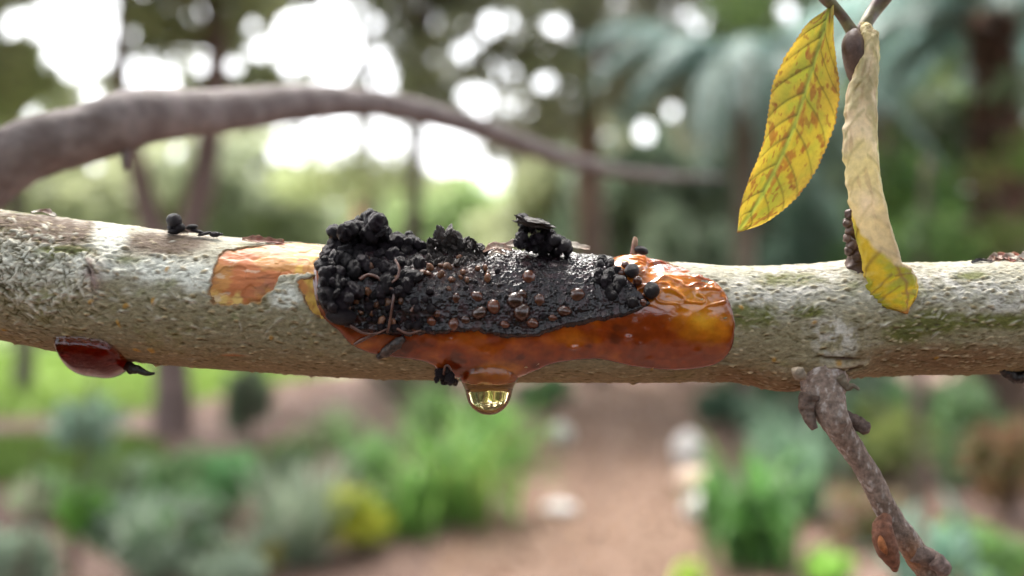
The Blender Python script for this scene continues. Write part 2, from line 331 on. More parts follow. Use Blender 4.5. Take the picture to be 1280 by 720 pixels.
u_, v_ = proj(V); k = (np.exp(-((u_ - 1140) / 18) ** 2 - ((v_ - 700) / 22) ** 2) * .8)[:, None]; c = c * (1 - k) + C(.36, .17, .08) * k
twig = ob('side_twig', mesh_np('side_twig', V, F, np.clip(c, .02, 1), mat=M_twig), branch)
def lump_tube(name, pts, rad, parent, m_, n=40, mm=20, amp=.18, seed=0, freq=1.0, colr=None):
    V, F = tube(pts, np.array(rad) * MM, n, mm, lambda t, a, P: amp * fbm(P / MM / 10 * freq, 4, seed))
    cc = None if colr is None else np.clip(np.ones((len(V), 3)) * np.array(colr) * (1 + .5 * fbm(V / MM / 6, 3, seed + 3))[:, None], .01, 1)
    return ob(name, mesh_np(name, V, F, cc, mat=m_), parent)
Yt = D - .0095
lump_tube('bud', path([(1108, 645, Yt - .001), (1103, 660, Yt - .002), (1106, 680, Yt - .002), (1115, 700, Yt - .0015), (1119, 713, Yt - .001)]), [6, 11, 12.5, 9, 3], twig, M_twig, amp=.25, seed=71, freq=1.6, colr=(.20, .085, .05))
lump_tube('bud_scale', path([(1100, 668, Yt - .0031), (1103, 682, Yt - .0033), (1110, 697, Yt - .0025)]), [1.5, 4.5, 1.5], twig, M_twig, amp=.3, seed=72, colr=(.36, .13, .045))
lump_tube('bud', path([(1140, 690, Yt + .0008), (1158, 696, Yt + .0008), (1176, 706, Yt + .001), (1186, 712, Yt + .001)]), [11, 12, 9, 5], twig, M_twig, amp=.3, seed=73, freq=2, colr=(.20, .14, .115))
lump_tube('bud', path([(1168, 700, Yt - .001), (1180, 712, Yt - .001), (1186, 716, Yt - .001)]), [9, 9, 3], twig, M_twig, amp=.3, seed=74, freq=2, colr=(.2, .14, .12))
lump_tube('dead_stub', path([(1012, 492, Yt), (1009, 508, Yt), (1012, 524, Yt - .0004), (1019, 536, Yt - .001)]), [11, 9.5, 7, 4], twig, M_twig, amp=.3, seed=75, freq=2, colr=(.14, .10, .08))
lump_tube('dead_stub', path([(1056, 520, Yt + .001), (1070, 528, Yt + .001), (1079, 534, Yt + .0005), (1083, 541, Yt)]), [7, 8, 8, 5], twig, M_twig, amp=.4, seed=76, freq=2.2, colr=(.13, .09, .075))
lump_tube('lenticel_wart', path([(990, 462, D - .0135), (999, 467, D - .0143), (1007, 473, D - .0142)]), [2, 7.5, 3], twig, M_twig, amp=.35, seed=77, freq=1.8, colr=(.25, .2, .145))
lump_tube('bark_curl', path([(1050, 470, Yt), (1058, 484, Yt), (1066, 482, Yt - .0005), (1074, 487, Yt - .001)]), [6, 4.5, 3, 1.5], twig, M_twig, amp=.3, seed=78, freq=2, colr=(.17, .14, .10))
lump_tube('dead_stub', [ON(1252, 463), AT(1262, 470, D - .003), AT(1275, 471, D - .003), AT(1290, 466, D - .003)], [3, 6, 7, 4], branch, M_shard, amp=.5, seed=90, freq=2)

def patch(name, poly, pit, hfun, cfun, m_, parent, wob=1.5, wfreq=.8, seed=0, out=3.0, sharp=False):
    """a sheet lying on the bark; poly in photo pixels (y past the outline wraps round the limb)"""
    p = np.asarray(poly, float) if sharp else curve_poly(poly); s, t = limb_uv(p[:, 0], p[:, 1]); pa = np.column_stack([s / MM + 640, t * 75])
    lo, hi = pa.min(0) - out - 2, pa.max(0) + out + 2
    X, A = np.meshgrid(np.arange(lo[0], hi[0], pit), np.arange(lo[1], hi[1], pit), indexing='ij')
    B = surf((X - 640) * MM, A / 75); Q = B / MM / 10
    d = poly_sdf(X, A, pa) + wob * fbm(Q * wfreq, 3, seed)
    u, v = proj(B)
    h = np.where(d > 0, hfun(d, u, v, Q), d * .6) if name != 'peeled_patch' else hfun(d, u, v, Q)
    c = cfun(d, u, v, Q)
    V = surf((X - 640) * MM, A / 75, h * MM).reshape(-1, 3); F = gridF(*X.shape, keep=d > -out)
    V, F, c = compact(V, F, np.clip(c, .002, 1).reshape(-1, 3))
    return ob(name, mesh_np(name, V, F, c, mat=m_), parent)
def lerp(a, b, k): return np.asarray(a) * (1 - k[..., None]) + np.asarray(b) * k[..., None]

def peel_c(d, u, v, Q):
    a = fbm(Q * np.array((.35, .6, .6)), 4, 3); b = fbm(Q * 1.2, 3, 8); f = fbm(Q * np.array((.7, 2.6, 2.6)), 4, 18)
    c = lerp(C(.50, .22, .055), C(.47, .145, .045), smooth(-.15, .2, a)); c = lerp(c, C(.66, .44, .13), smooth(.05, .4, a * .4 + b * .4 + (v - 366) / 38 - (u - 300) / 120))
    c = lerp(c, C(.60, .35, .06), smooth(355, 372, u) * smooth(-.3, .2, b)); c = lerp(c, C(.40, .15, .08), np.clip(np.exp(-((u - 333) / 17) ** 2 - ((v - 360) / 11) ** 2), 0, 1) * smooth(-.3, .1, b))
    c = lerp(c, C(.70, .56, .42), smooth(.2, .5, f) * .55); c = lerp(c, C(.24, .10, .04), smooth(.22, .5, -f) * .5)
    return lerp(c, C(.20, .085, .03), (1 - smooth(-1, 3, d)) * .7)
peel_h = lambda d, u, v, Q: -1.2 + 1.0 * fbm(Q * np.array((.5, 1.2, 1.2)), 4, 4) + .7 * np.round(2.2 * fbm(Q * .4, 2, 24)) 
patch('peeled_patch', PEEL[0], 1.1, peel_h, peel_c, M_peel, branch, seed=2, wob=0, sharp=True, out=5)
patch('peeled_patch', PEEL[1], 1.1, peel_h, lambda d, u, v, Q: lerp(C(.62, .38, .07), C(.45, .17, .04), smooth(-.2, .4, fbm(Q * .9, 3, 6))), M_peel, branch, seed=3, wob=0, sharp=True, out=5)

# thin flakes of bark: outline strips that follow a path
def flake(name, pts, w, m_, parent, seed=0, curl=.5, n=26, thick=.9):
    P = catmull(np.array(pts, float), n); t = np.linspace(0, 1, n); rr = np.random.default_rng(seed)
    ww = np.interp(t, np.linspace(0, 1, len(w)), w) * (1 + .35 * fbm(np.column_stack([t * 9, t * 0, t * 0]) + seed, 2, seed)) * MM
    T = np.gradient(P, axis=0); T /= np.linalg.norm(T, axis=1)[:, None]; Nn = np.array((0, -.75, .66)); Bn = np.cross(T, Nn); Bn /= np.linalg.norm(Bn, axis=1)[:, None]; Nn = np.cross(Bn, T)
    k = np.linspace(-1, 1, 7); ed = fbm(np.stack(np.broadcast_arrays(t[:, None] * 14, k[None] * 1.2, seed + 0 * t[:, None]), -1), 3, seed)
    top_ = P[:, None] + Bn[:, None] * (ww[:, None] * k[None] * (1 + .4 * ed))[..., None] + Nn[:, None] * ((ww[:, None] * curl * k[None] ** 2 + ed * 1.2 * MM))[..., None]
    bot = top_ - Nn[:, None] * thick * MM; loop = np.concatenate([top_, bot[:, ::-1]], 1)
    F = gridF(n, 14, wrap=True)
    cap0 = [[j, j + 1, 12 - j, 13 - j] for j in range(6)]; cap1 = [[(n - 1) * 14 + x for x in q[::-1]] for q in cap0]
    return ob(name, mesh_np(name, loop.reshape(-1, 3), np.vstack([F, cap0, cap1]), mat=m_), parent)
flake('bark_flake', [ON(303, 303, 4), ON(318, 303, 3), ON(336, 303, 2), ON(355, 304, 1)], [2, 5, 5, 3], M_redflake, branch, 5)
flake('bark_flake', [ON(210, 291, 2), ON(222, 292, 4), ON(236, 294, 3)], [3, 6, 2], M_flake, branch, 6)
flake('bark_flake', [ON(40, 268, 2), ON(55, 268, 5), ON(70, 272, 2)], [2, 4, 2], M_flake, branch, 7)
for i in range(7):
    x0 = 1236 + i * 9; flake('bark_flake', [ON(x0, 328 - i % 3, 1), ON(x0 + 7, 326 - i % 2 * 3, 4), ON(x0 + 16, 327, 3)], [3, 6, 3], M_redflake if i % 2 else M_flake, branch, 20 + i)
flake('bark_flake', [ON(1214, 329, 1), ON(1226, 328, 3), ON(1240, 329, 2)], [1.5, 3, 1.5], M_shard, branch, 31)

# --- leafy shoot rising from the limb
Ys = D - .004
V, F = tube(path([(1070, 345, Ys), (1070, 318, Ys), (1068, 290, Ys), (1070, 250, Ys + .001), (1074, 180, Ys + .001), (1072, 120, Ys), (1069, 85, Ys), (1070, 60, Ys), (1069, 42, Ys)]), np.array([15, 9, 8, 7, 6, 7, 9, 10, 8]) * MM, 120, 20, lambda t, a, P: .14 * fbm(P / MM / 10 * 1.4, 4, 95) * (1 + 2 * (t < .3)))
shoot = ob('leafy_shoot', mesh_np('leafy_shoot', V, F, mat=M_bud), branch)
lump_tube('bud', path([(1069, 40, Ys - .001), (1066, 52, Ys - .0017), (1068, 70, Ys - .0017), (1072, 92, Ys - .0014), (1074, 112, Ys - .001), (1071, 121, Ys - .001)]), [6, 12.5, 13.5, 12, 6, 2], shoot, M_bud, amp=.07, seed=97)
for i, (x0, y0, rr) in enumerate(((1062, 268, 6.5), (1059, 279, 6), (1064, 288, 8), (1060, 298, 6.5), (1066, 306, 8), (1061, 314, 6), (1072, 318, 8), (1055, 72, 2.3))):
    lump_tube('bud_scale', path([(x0 - rr * .6, y0 - rr * .7, Ys - .001), (x0, y0, Ys - .0014), (x0 + rr * .5, y0 + rr * .8, Ys - .001)]), [rr * .4, rr, rr * .3], shoot, M_bud, 20, 14, .6, 100 + i, 2.0)
lump_tube('stem', path([(1068, 44, Ys), (1058, 28, Ys), (1046, 12, Ys), (1032, -2, Ys), (1015, -22, Ys + .001), (985, -70, Ys + .003), (960, -130, Ys + .005)]), [8, 6.5, 6, 7, 6, 5, 3], shoot, M_stem, 50, 14, .06, 110)
lump_tube('stem', path([(1073, 44, Ys + .002), (1082, 30, Ys + .002), (1092, 14, Ys + .003), (1106, -4, Ys + .003), (1125, -30, Ys + .004), (1150, -80, Ys + .006), (1160, -140, Ys + .006)]), [7, 8, 9, 9.5, 8, 6, 3], shoot, M_stem, 50, 14, .06, 111)

def leaf_mesh(name, mid, wl, wr, m_, colfun, bend, nu=240, nv=81, depth=.9):
    """mid: (px,py,Y) points base->tip; wl/wr: half widths (px) to the left and right of the midrib"""
    P = catmull(np.array([AT(*q) for q in mid]), nu); t = np.linspace(0, 1, nu); k = np.linspace(-1, 1, nv)
    T = np.gradient(P, axis=0); T /= np.linalg.norm(T, axis=1)[:, None]; Bn = np.cross(T, np.array((0, 1, 0))); Bn /= np.linalg.norm(Bn, axis=1)[:, None]; Nn = np.cross(Bn, T)
    if Nn[0, 1] > 0: Nn = -Nn
    if Bn[0, 0] < 0: Bn = -Bn
    tt = np.linspace(0, 1, len(wl)); fine = catmull(np.column_stack([tt, wl, wr]), nu)
    WL, WR = np.maximum(np.interp(t, fine[:, 0], fine[:, 1]), .2), np.maximum(np.interp(t, fine[:, 0], fine[:, 2]), .2)
    T2, K = np.meshgrid(t, k, indexing='ij'); off = np.where(K < 0, K * WL[:, None], K * WR[:, None]) * MM
    return P, Bn, Nn, T2, K, off
def veins(T2, K, nvn=9, ph=0.0):
    """distance (in leaf lengths) to side veins that leave the midrib and curve to the tip"""
    best = np.full(T2.shape, 9.0); a = np.abs(K)
    for sgn in (-1, 1):
        for i in range(nvn):
            u0 = .07 + (i + (.35 if sgn > 0 else 0) + .15 * math.sin(i * 5 + sgn)) / nvn * .86
            d = np.abs(T2 - u0 - (.13 * a + .05 * a ** 3) * (1 - .5 * u0)); best = np.where(K * sgn > 0, np.minimum(best, d), best)
    return best
# leaf 1: flat yellow leaf
P, Bn, Nn, T2, K, off = leaf_mesh('leaf', [(1036, 10, Ys), (1025, 50, Ys - .001), (1008, 105, Ys - .002), (990, 160, Ys - .0025), (966, 215, Ys - .002), (942, 260, Ys - .001), (921, 290, Ys)],
    [1, 21, 34, 40, 35, 27, 22, 15, 1.2], [2, 14, 28, 40, 46, 43, 33, 20, .8], None, None, 0)
q3 = np.stack([T2 * 28, K * 6, 0 * K], -1); n1 = fbm(q3 * .9, 4, 3); n2 = fbm(q3 * .35, 4, 9)
off = off * (1 + .02 * np.abs(K) ** 8 * np.sin(T2 * 330 + 2 * n1) + .03 * np.abs(K) ** 4 * n1)
vd = veins(T2, K); midm = np.exp(-(off / MM / 2.6) ** 2); vm = np.exp(-(vd / .0055) ** 2) * (1 - .4 * np.abs(K))
net = np.exp(-(fbm(q3 * 1.6, 2, 77) / .06) ** 2) * .5
hgt = (2.2 * midm + 1.0 * vm - 1.2 * smooth(.0, .04, vd) * 0 + 1.2 * np.sin(np.clip(vd / .05, 0, 1) * 1.57) * -1 + .8 * n2) * MM
cup = ((np.abs(K) ** 1.5) * 7 * (1 - T2 * .4) * np.where(K < 0, 1.0, .4) + np.abs(K) ** 2 * (5 * np.sin(T2 * 17 + K * 2) + 4 * fbm(q3 * .22, 2, 61)) + 6 * np.sin(T2 * 3.0)) * MM
V = P[:, None] + Bn[:, None] * off[..., None] + Nn[:, None] * (hgt + cup)[..., None]
c = lerp(C(.39, .30, .03), C(.28, .29, .03), smooth(-.2, .35, n2 + .5 * n1)); c = lerp(c, C(.62, .40, .05), np.abs(K) ** 3 * .7)
rust = smooth(.10, .34, fbm(q3 * .8 + 31.7, 3, 15) + .27 * np.exp(-((K - .13) / .22) ** 2) - .04); c = lerp(c, C(.25, .085, .02), rust * .8)
spots = smooth(.36, .5, fbm(q3 * 1.5, 2, 23)); c = lerp(c, C(.20, .06, .02), spots * .6)
c = lerp(c, C(.22, .17, .03), net * .5); c = lerp(c, C(.14, .12, .02), vm * .8); c = lerp(c, C(.25, .30, .05), midm * .9)
c = lerp(c, C(.30, .13, .05), smooth(.955, 1, np.abs(K)) * .7); c = lerp(c, C(.25, .10, .06), smooth(.97, 1, T2) * .9)
ob('leaf', mesh_np('leaf', V.reshape(-1, 3), gridF(*T2.shape), np.clip(c, .01, 1).reshape(-1, 3), mat=M_leaf), shoot)['label'] = 'flat yellow leaf with rusty brown blotches'
# leaf 2: rolled, dry, the blade curled round its midrib
P, Bn, Nn, T2, K, off = leaf_mesh('leaf', [(1082, 26, Ys - .0015), (1083, 45, Ys - .003), (1081, 110, Ys - .004), (1081, 180, Ys - .0045), (1090, 250, Ys - .005), (1108, 325, Ys - .0055), (1124, 360, Ys - .0055), (1133, 392, Ys - .005)],
    [1] * 9, [1] * 9, None, None, 0)
t = T2[:, 0]
halfw = np.interp(t, [0, .04, .12, .22, .32, .5, .65, .78, .85, .9, .95, 1], [7, 9, 11, 14, 22, 22.5, 23, 26, 31, 29, 18, 1])
xoff = np.interp(t, [0, .1, .2, .3, .4, 1], [2, 6, 7, 1, 0, 0])
q3 = np.stack([T2 * 34, K * 3, 0 * K], -1); n1 = fbm(q3 * .8, 3, 33); n2 = fbm(q3 * .3, 3, 39)
roll = np.interp(t, [0, .2, .7, .88, 1], [2.0, 2.0, 1.9, 1.15, .5])[:, None]          # how far each edge is wound round
ang = K * roll + .05 * n1; R_ = halfw[:, None] / np.maximum(np.sin(np.minimum(roll, 1.57)), .35) * (1 - .14 * np.abs(K) * (roll > 1.6))
edge = 1 + .22 * fbm(q3 * np.array((1.3, .4, 1)), 3, 37) * smooth(-.1, -.6, K) + .07 * n1
lx = R_ * np.sin(ang) * edge + xoff[:, None]; ly = R_ * (np.cos(ang) - 1) * .75 + 3.2 * n1 + 2.5 * n2 + 1.2 * fbm(q3 * 2.2, 2, 35)
vd = veins(T2, K * .8, 10); vm = np.exp(-(vd / .006) ** 2); ly = ly + 1.0 * vm + 1.3 * np.sin(np.clip(vd / .045, 0, 1) * 1.57) * (np.abs(K) < .7)
V = P[:, None] + Bn[:, None] * (lx * MM)[..., None] + Nn[:, None] * (ly * MM)[..., None]
c = lerp(C(.70, .59, .28), C(.80, .66, .44), smooth(-.3, .3, n2)); c = lerp(c, C(.40, .37, .16), smooth(.1, .5, n1 + n2) * .6); c = lerp(c, C(.34, .29, .12), vm * .5); c = lerp(c, C(.42, .27, .14), smooth(.2, .5, fbm(q3 * np.array((.5, 2.5, 1)), 3, 47)) * .45)
c = lerp(c, C(.40, .42, .13), np.exp(-((K - .56) / .12) ** 2) * (1 - smooth(.6, .9, T2)) * .9); c = lerp(c, C(.58, .38, .27), smooth(.45, .7, T2) * .45)
yl = smooth(-.015, .015, T2 - .715 - .17 * K + .025 * n1)
yc = lerp(C(.58, .40, .03), C(.38, .36, .03), smooth(-.25, .3, n1 + .6 * n2)); yc = lerp(yc, C(.22, .13, .03), vm * .7); yc = lerp(yc, C(.26, .14, .05), np.exp(-((K - .2) / .06) ** 2) * .8)
yc = lerp(yc, C(.55, .25, .07), smooth(.95, .995, T2)); c = lerp(c, yc, yl); c = lerp(c, C(.16, .09, .05), smooth(.9, 1, -K) * (1 - yl) * .7)
ob('leaf', mesh_np('leaf', V.reshape(-1, 3), gridF(*T2.shape), np.clip(c, .01, 1).reshape(-1, 3), mat=M_leaf2), shoot)['label'] = 'rolled dry tan leaf with a yellow tip'

# ------------------------------------------------------------------ amber gum
gum = thing('gum_flow', 'shiny amber and red-brown gum oozing along the branch below the black crust, one drop hanging', 'gum', ON(640, 440))
film_poly = [(394, 346), (398, 375), (406, 398), (424, 414), (436, 428), (458, 440), (490, 446), (522, 450), (540, 456), (552, 466), (560, 468), (580, 473), (612, 474), (640, 473), (654, 469), (670, 463), (690, 455), (720, 450), (748, 449), (772, 453), (800, 459), (850, 462), (890, 456), (910, 443), (918, 420), (918, 398), (911, 374), (896, 354), (868, 340), (838, 330), (812, 322), (780, 318), (740, 322), (640, 330), (520, 320), (440, 318), (402, 322)]
def film_h(d, u, v, Q):
    e = 1 - (1 - np.minimum(d / 9, 1)) ** 2; h = 2.8 * np.sqrt(e)
    h += 3 * np.exp(-((u - 612) / 30) ** 2 - ((v - 448) / 14) ** 2) + 2.0 * fbm(Q * .35, 3, 5) * e
    wet = smooth(392, 372, v - (u - 850) * .08) * smooth(765, 800, u) * smooth(0, 10, d)
    r1 = 1 - np.abs(fbm(Q * np.array((.38, .95, .95)) + 4, 2, 66)) * 3.0
    h += wet * (3.6 * np.maximum(r1, 0) ** 2 + 1.0 * fbm(Q * np.array((.6, 1.2, 1.2)), 2, 6))
    h += 5.5 * np.sqrt(np.maximum(0, 1 - ((u - 786) / 24) ** 2 - ((v - 333) / 12) ** 2))
    for x_, y_, a_ in ((716, 433, 3.0), (722, 432, 2.0), (785, 421, 3.0), (800, 429, 2.0), (606, 437, 2.0), (564, 424, 2.2), (872, 437, 1.6), (812, 447, 1.4)): h += a_ * np.exp(-((u - x_) / 4.5) ** 2 - ((v - y_) / 2.6) ** 2)
    return h
def film_c(d, u, v, Q):
    a = fbm(Q * .32, 4, 3); b = fbm(Q * np.array((.5, 1.2, 1.2)), 4, 8)
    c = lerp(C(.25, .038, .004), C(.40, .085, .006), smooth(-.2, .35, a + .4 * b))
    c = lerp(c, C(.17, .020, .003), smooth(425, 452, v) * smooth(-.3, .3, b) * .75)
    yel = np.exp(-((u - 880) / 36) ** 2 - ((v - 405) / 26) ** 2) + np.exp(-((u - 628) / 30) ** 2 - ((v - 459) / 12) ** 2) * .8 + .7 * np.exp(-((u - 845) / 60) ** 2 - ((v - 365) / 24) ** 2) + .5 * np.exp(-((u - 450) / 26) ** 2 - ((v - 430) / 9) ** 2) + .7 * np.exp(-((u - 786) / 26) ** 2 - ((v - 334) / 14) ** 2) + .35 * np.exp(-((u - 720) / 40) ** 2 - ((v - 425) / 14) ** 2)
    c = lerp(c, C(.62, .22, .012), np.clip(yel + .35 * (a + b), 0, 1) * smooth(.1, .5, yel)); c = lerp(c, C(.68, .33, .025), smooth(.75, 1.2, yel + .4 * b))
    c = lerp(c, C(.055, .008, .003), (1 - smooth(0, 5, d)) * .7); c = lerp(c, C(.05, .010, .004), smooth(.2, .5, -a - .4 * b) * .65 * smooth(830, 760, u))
    return c
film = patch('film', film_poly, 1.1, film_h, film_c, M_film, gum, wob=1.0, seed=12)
# hanging drop: turned profile, its neck running up into the film
prof = [(0, 518.5), (6, 518), (12, 516), (18, 512), (23, 506.5), (26.5, 500), (28.5, 493), (30, 487), (32.5, 481), (36, 475), (38, 468), (36, 460), (30, 450), (20, 440), (8, 432), (2, 430)]
pf = catmull(np.array(prof, float), 48); m_ = 56; a = np.linspace(0, 2 * math.pi, m_, endpoint=False)
cd = AT(611, 490, D - .0046); kx = cd[1] / FPX
V = np.stack([cd[0] + np.outer(pf[:, 0], np.cos(a)) * kx + (pf[:, 1] < 482)[:, None] * 0, cd[1] + np.outer(pf[:, 0] * .82, np.sin(a)) * kx, (CH + (360 - pf[:, 1]) * kx)[:, None] + 0 * a[None]], -1)
V += (fbm(V * 900, 3, 8) * .00010)[..., None] * (pf[:, 0] / 30)[:, None, None]
F = gridF(len(pf), m_, wrap=True); F = np.vstack([F, [[(len(pf) - 1) * m_ + j for j in (0, 1, 2, 3)]]][:1])
V = V.reshape(-1, 3); V = np.vstack([V, [cd[0], cd[1], CH + (360 - 430) * kx]]); j = np.arange(m_)
F = np.vstack([F[:, [0, 1, 2]], F[:, [0, 2, 3]], np.column_stack([(len(pf) - 1) * m_ + j, np.full(m_, len(V) - 1), (len(pf) - 1) * m_ + (j + 1) % m_])])
dme = mesh_np('drop', V, F, mat=M_drop); bm = bmesh.new(); bm.from_mesh(dme); bmesh.ops.remove_doubles(bm, verts=bm.verts, dist=2e-6); bmesh.ops.recalc_face_normals(bm, faces=bm.faces); bm.to_mesh(dme); bm.free()
ob('drop', dme, gum)['label'] = 'clear yellow drop hanging from the amber gum'

# left gum bead under the limb
bead = thing('gum_bead', 'dark glossy red-brown gum blob bulging under the thick end of the branch', 'gum', ON(115, 440))
def blob_h(d, u, v, Q): return 24 * np.sqrt(1 - (1 - np.minimum(d / 30, 1)) ** 2)
patch('blob', [(69, 424), (82, 421), (118, 423), (138, 430), (150, 442), (162, 457), (150, 466), (128, 472), (104, 468), (84, 450)], 1.0, blob_h, lambda d, u, v, Q: lerp(C(.1, .02, .005), C(.2, .05, .008), smooth(444, 454, v)), M_bubble, bead, wob=.6, seed=30)
lump_tube('dried_tail', [ON(154, 452, 3), AT(164, 461, D - .004), AT(174, 463, D - .004), AT(184, 467, D - .004), AT(193, 467, D - .004)], [6, 6, 5, 3.2, 1.5], bead, M_shard, amp=.5, seed=31, freq=2.4)

# ------------------------------------------------------------------ black crust, nodules, beads
crust = thing('black_crust', 'lumpy black wet crust of nodules and brown beads on top of the branch', 'fungus', ON(600, 370))
def ico(name, sub, amp, freq, seed, m_, squash=(1, 1, 1), ridge=0, sm=True, lumps=0):
    bm = bmesh.new(); bmesh.ops.create_icosphere(bm, subdivisions=sub, radius=1); me = bpy.data.meshes.new(name); bm.to_mesh(me); bm.free()
    co = np.empty(len(me.vertices) * 3, np.float32); me.vertices.foreach_get('co', co); co = co.reshape(-1, 3).astype(float)
    f = fbm(co * freq + seed * 3.7, 3, seed); k = 1 + amp * f + ridge * (.3 - np.abs(fbm(co * freq * 1.3 + 9 + seed, 2, seed + 5)) * 2)
    if lumps:
        rr = np.random.default_rng(seed); dirs = rr.normal(size=(lumps, 3)); dirs /= np.linalg.norm(dirs, axis=1)[:, None]; dd = (co @ dirs.T).max(1); k = k * (.80 + .25 * smooth(.5, 1, dd))
    co = co * k[:, None] * np.array(squash); me.vertices.foreach_set('co', co.astype(np.float32).ravel())
    if sm: me.polygons.foreach_set('use_smooth', np.ones(len(me.polygons), bool))
    me.materials.append(m_); me.update(); return me
NOD = [ico('nodule', 4, .30, 1.15, s, M_nod, (1, .95, .85), .20, lumps=5 + s) for s in range(7)]
SHA = [ico('shard', 3, .75, 1.5, 20 + s, M_shard, (1, .6, .42), .35, sm=False) for s in range(6)]
BEA = [ico('bead', 3, .14, 1.2, 40 + s, M_bead, (1, 1, .95)) for s in range(3)]
TAN = [ico('granule', 3, .3, 1.4, 50 + s, M_tan, (1, .9, .85), .1) for s in range(3)]
BBL = [ico('black_bead', 3, .16, 1.2, 60 + s, M_nod, (1, 1, .95), .05) for s in range(3)]
RR = random.Random(21)
def put(lst, name, p, r, parent, k=(1, 1, 1), rot=None):
    rr = r * MM; return ob(name, RR.choice(lst), parent, tuple(p), rot or (RR.uniform(0, 6.3), RR.uniform(0, 6.3), RR.uniform(0, 6.3)), (rr * k[0], rr * k[1], rr * k[2]))

crust_poly = [(398, 345), (399, 376), (408, 394), (424, 404), (440, 412), (470, 417), (510, 419), (560, 416), (600, 416), (640, 423), (668, 421), (700, 412), (740, 404), (775, 397), (800, 390), (812, 380), (800, 366), (788, 352), (776, 340), (764, 322), (740, 314), (690, 312), (640, 312), (560, 306), (480, 302), (420, 304), (402, 318)]
def crust_h(d, u, v, Q):
    e = np.sqrt(1 - (1 - np.minimum(d / 5, 1)) ** 2); h = 5.5 * e
    h += e * (1.8 * fbm(Q * .45, 3, 2) + 1.1 * fbm(Q * 2.0, 3, 3) + .8 * (1 - np.abs(vnoise(Q * 3.1, 4)) * 2))
    h += 2.6 * np.exp(-((d - 6) / 3.2) ** 2) * smooth(385, 400, v) * (1 + fbm(Q * 1.4, 2, 6)) - 1.2 * np.exp(-((d - 13) / 5) ** 2)
    cell = np.abs(fbm(Q * 1.5 + 31, 2, 14)); h += 1.4 * e * smooth(.16, .0, cell) * smooth(520, 600, u) * smooth(0, 12, d)
    h += 3.5 * e * np.maximum(0, fbm(Q * .9, 2, 7)) * smooth(640, 560, u)
    return h
def crust_c(d, u, v, Q):
    a = fbm(Q * 1.5, 4, 13); b = fbm(Q * .5, 3, 17)
    c = lerp(C(.010, .006, .008), C(.050, .026, .031), smooth(-.1, .5, a))
    br = np.exp(-((u - 560) / 45) ** 2 - ((v - 345) / 15) ** 2) * 1.0 + .5 * smooth(.2, .6, b); c = lerp(c, C(.10, .04, .025), np.clip(br * (.5 + a), 0, 1) * .8)
    lf = smooth(520, 470, u) * smooth(355, 375, v); c = lerp(c, C(.05, .014, .010), lf * smooth(-.1, .4, b + .5 * a) * .9)
    return c
patch('crust', crust_poly, .8, crust_h, crust_c, M_crust, crust, wob=3.2, wfreq=1.3, seed=44, out=2.0)

def fill(poly, n, rmin, rmax, depth, parent, lst=NOD, name='nodule', sep=.75, k=(1, 1, 1), seed=0):
    rg = random.Random(seed); P = np.array(poly, float); lo, hi = P.min(0), P.max(0); pts = []; tries = 0
    while len(pts) < n and tries < 6000:
        tries += 1; x, y = rg.uniform(lo[0], hi[0]), rg.uniform(lo[1], hi[1]); r = rg.uniform(rmin, rmax)
        if poly_sdf(np.array([x]), np.array([y]), P)[0] < r * .42: continue
        if any((x - a) ** 2 + (y - b) ** 2 < (sep * (r + c_) / 1.0) ** 2 * 1.0 for a, b, c_ in pts): continue
        pts.append((x, y, r))
    for x, y, r in pts:
        s, th = limb_uv(x, y); Y = surf(s, min(float(th), 1.25))[1] - depth(x, y) * MM
        put(lst, name, AT(x, y, Y - rg.uniform(-2, 3) * MM), r, parent, (1, rg.uniform(.75, 1.1), rg.uniform(.75, 1.05)) if lst is NOD else k)
    return pts
PA = [(399, 350), (403, 318), (408, 296), (420, 283), (442, 278), (452, 272), (466, 263), (480, 269), (486, 290), (477, 303), (466, 316), (458, 335), (452, 362), (446, 382), (420, 390), (404, 382)]
PB = [(462, 350), (466, 318), (478, 300), (496, 293), (518, 295), (532, 306), (535, 330), (522, 352), (504, 368), (484, 372), (470, 368)]
fill(PA, 70, 11, 18, lambda x, y: 13, crust, sep=.52, seed=1)
fill(PA, 40, 12, 17, lambda x, y: -2, crust, sep=.55, seed=2)
fill(PA[:3] + [(420, 330)] + PA[-3:], 9, 5, 9, lambda x, y: 24, crust, sep=.9, seed=6)
fill(PB, 40, 8, 14, lambda x, y: 10, crust, sep=.6, seed=3)
fill(PB, 22, 10, 14, lambda x, y: 0, crust, sep=.55, seed=4)
put(NOD, 'nodule', AT(470, 277, D - .0075), 12, crust); put(NOD, 'nodule', AT(478, 290, D - .0075), 9, crust, (1.2, .8, .6), (.2, -.7, 0))
put(NOD, 'nodule', AT(434, 290, D - .0075), 13, crust)
# crumbly ridge of shards
PCr = [(528, 318), (534, 302), (546, 292), (552, 283), (566, 288), (580, 296), (600, 304), (612, 314), (604, 328), (570, 332), (540, 332)]
fill(PCr, 55, 6, 13, lambda x, y: 9, crust, SHA, 'shard', .42, seed=8); fill(PCr, 26, 4, 9, lambda x, y: 16, crust, SHA, 'shard', .6, seed=9)
put(SHA, 'shard', AT(551, 292, D - .0075), 13, crust, (.75, .5, 1.0), (0.2, 1.2, .3))
PD = [(641, 312), (643, 298), (648, 288), (648, 272), (660, 270), (680, 275), (692, 283), (694, 296), (704, 298), (714, 305), (712, 316), (680, 320)]
fill(PD, 26, 8, 12, lambda x, y: 6, crust, NOD, 'nodule', .55, seed=10); fill(PD, 16, 5, 8, lambda x, y: 15, crust, NOD, 'nodule', .7, seed=11)
for x, y, r, k in ((706, 307, 8.5, (1, 1, 1)), (694, 300, 7.5, (1, 1, 1))): put(BBL, 'nodule', AT(x, y, D - .007), r, crust, k)
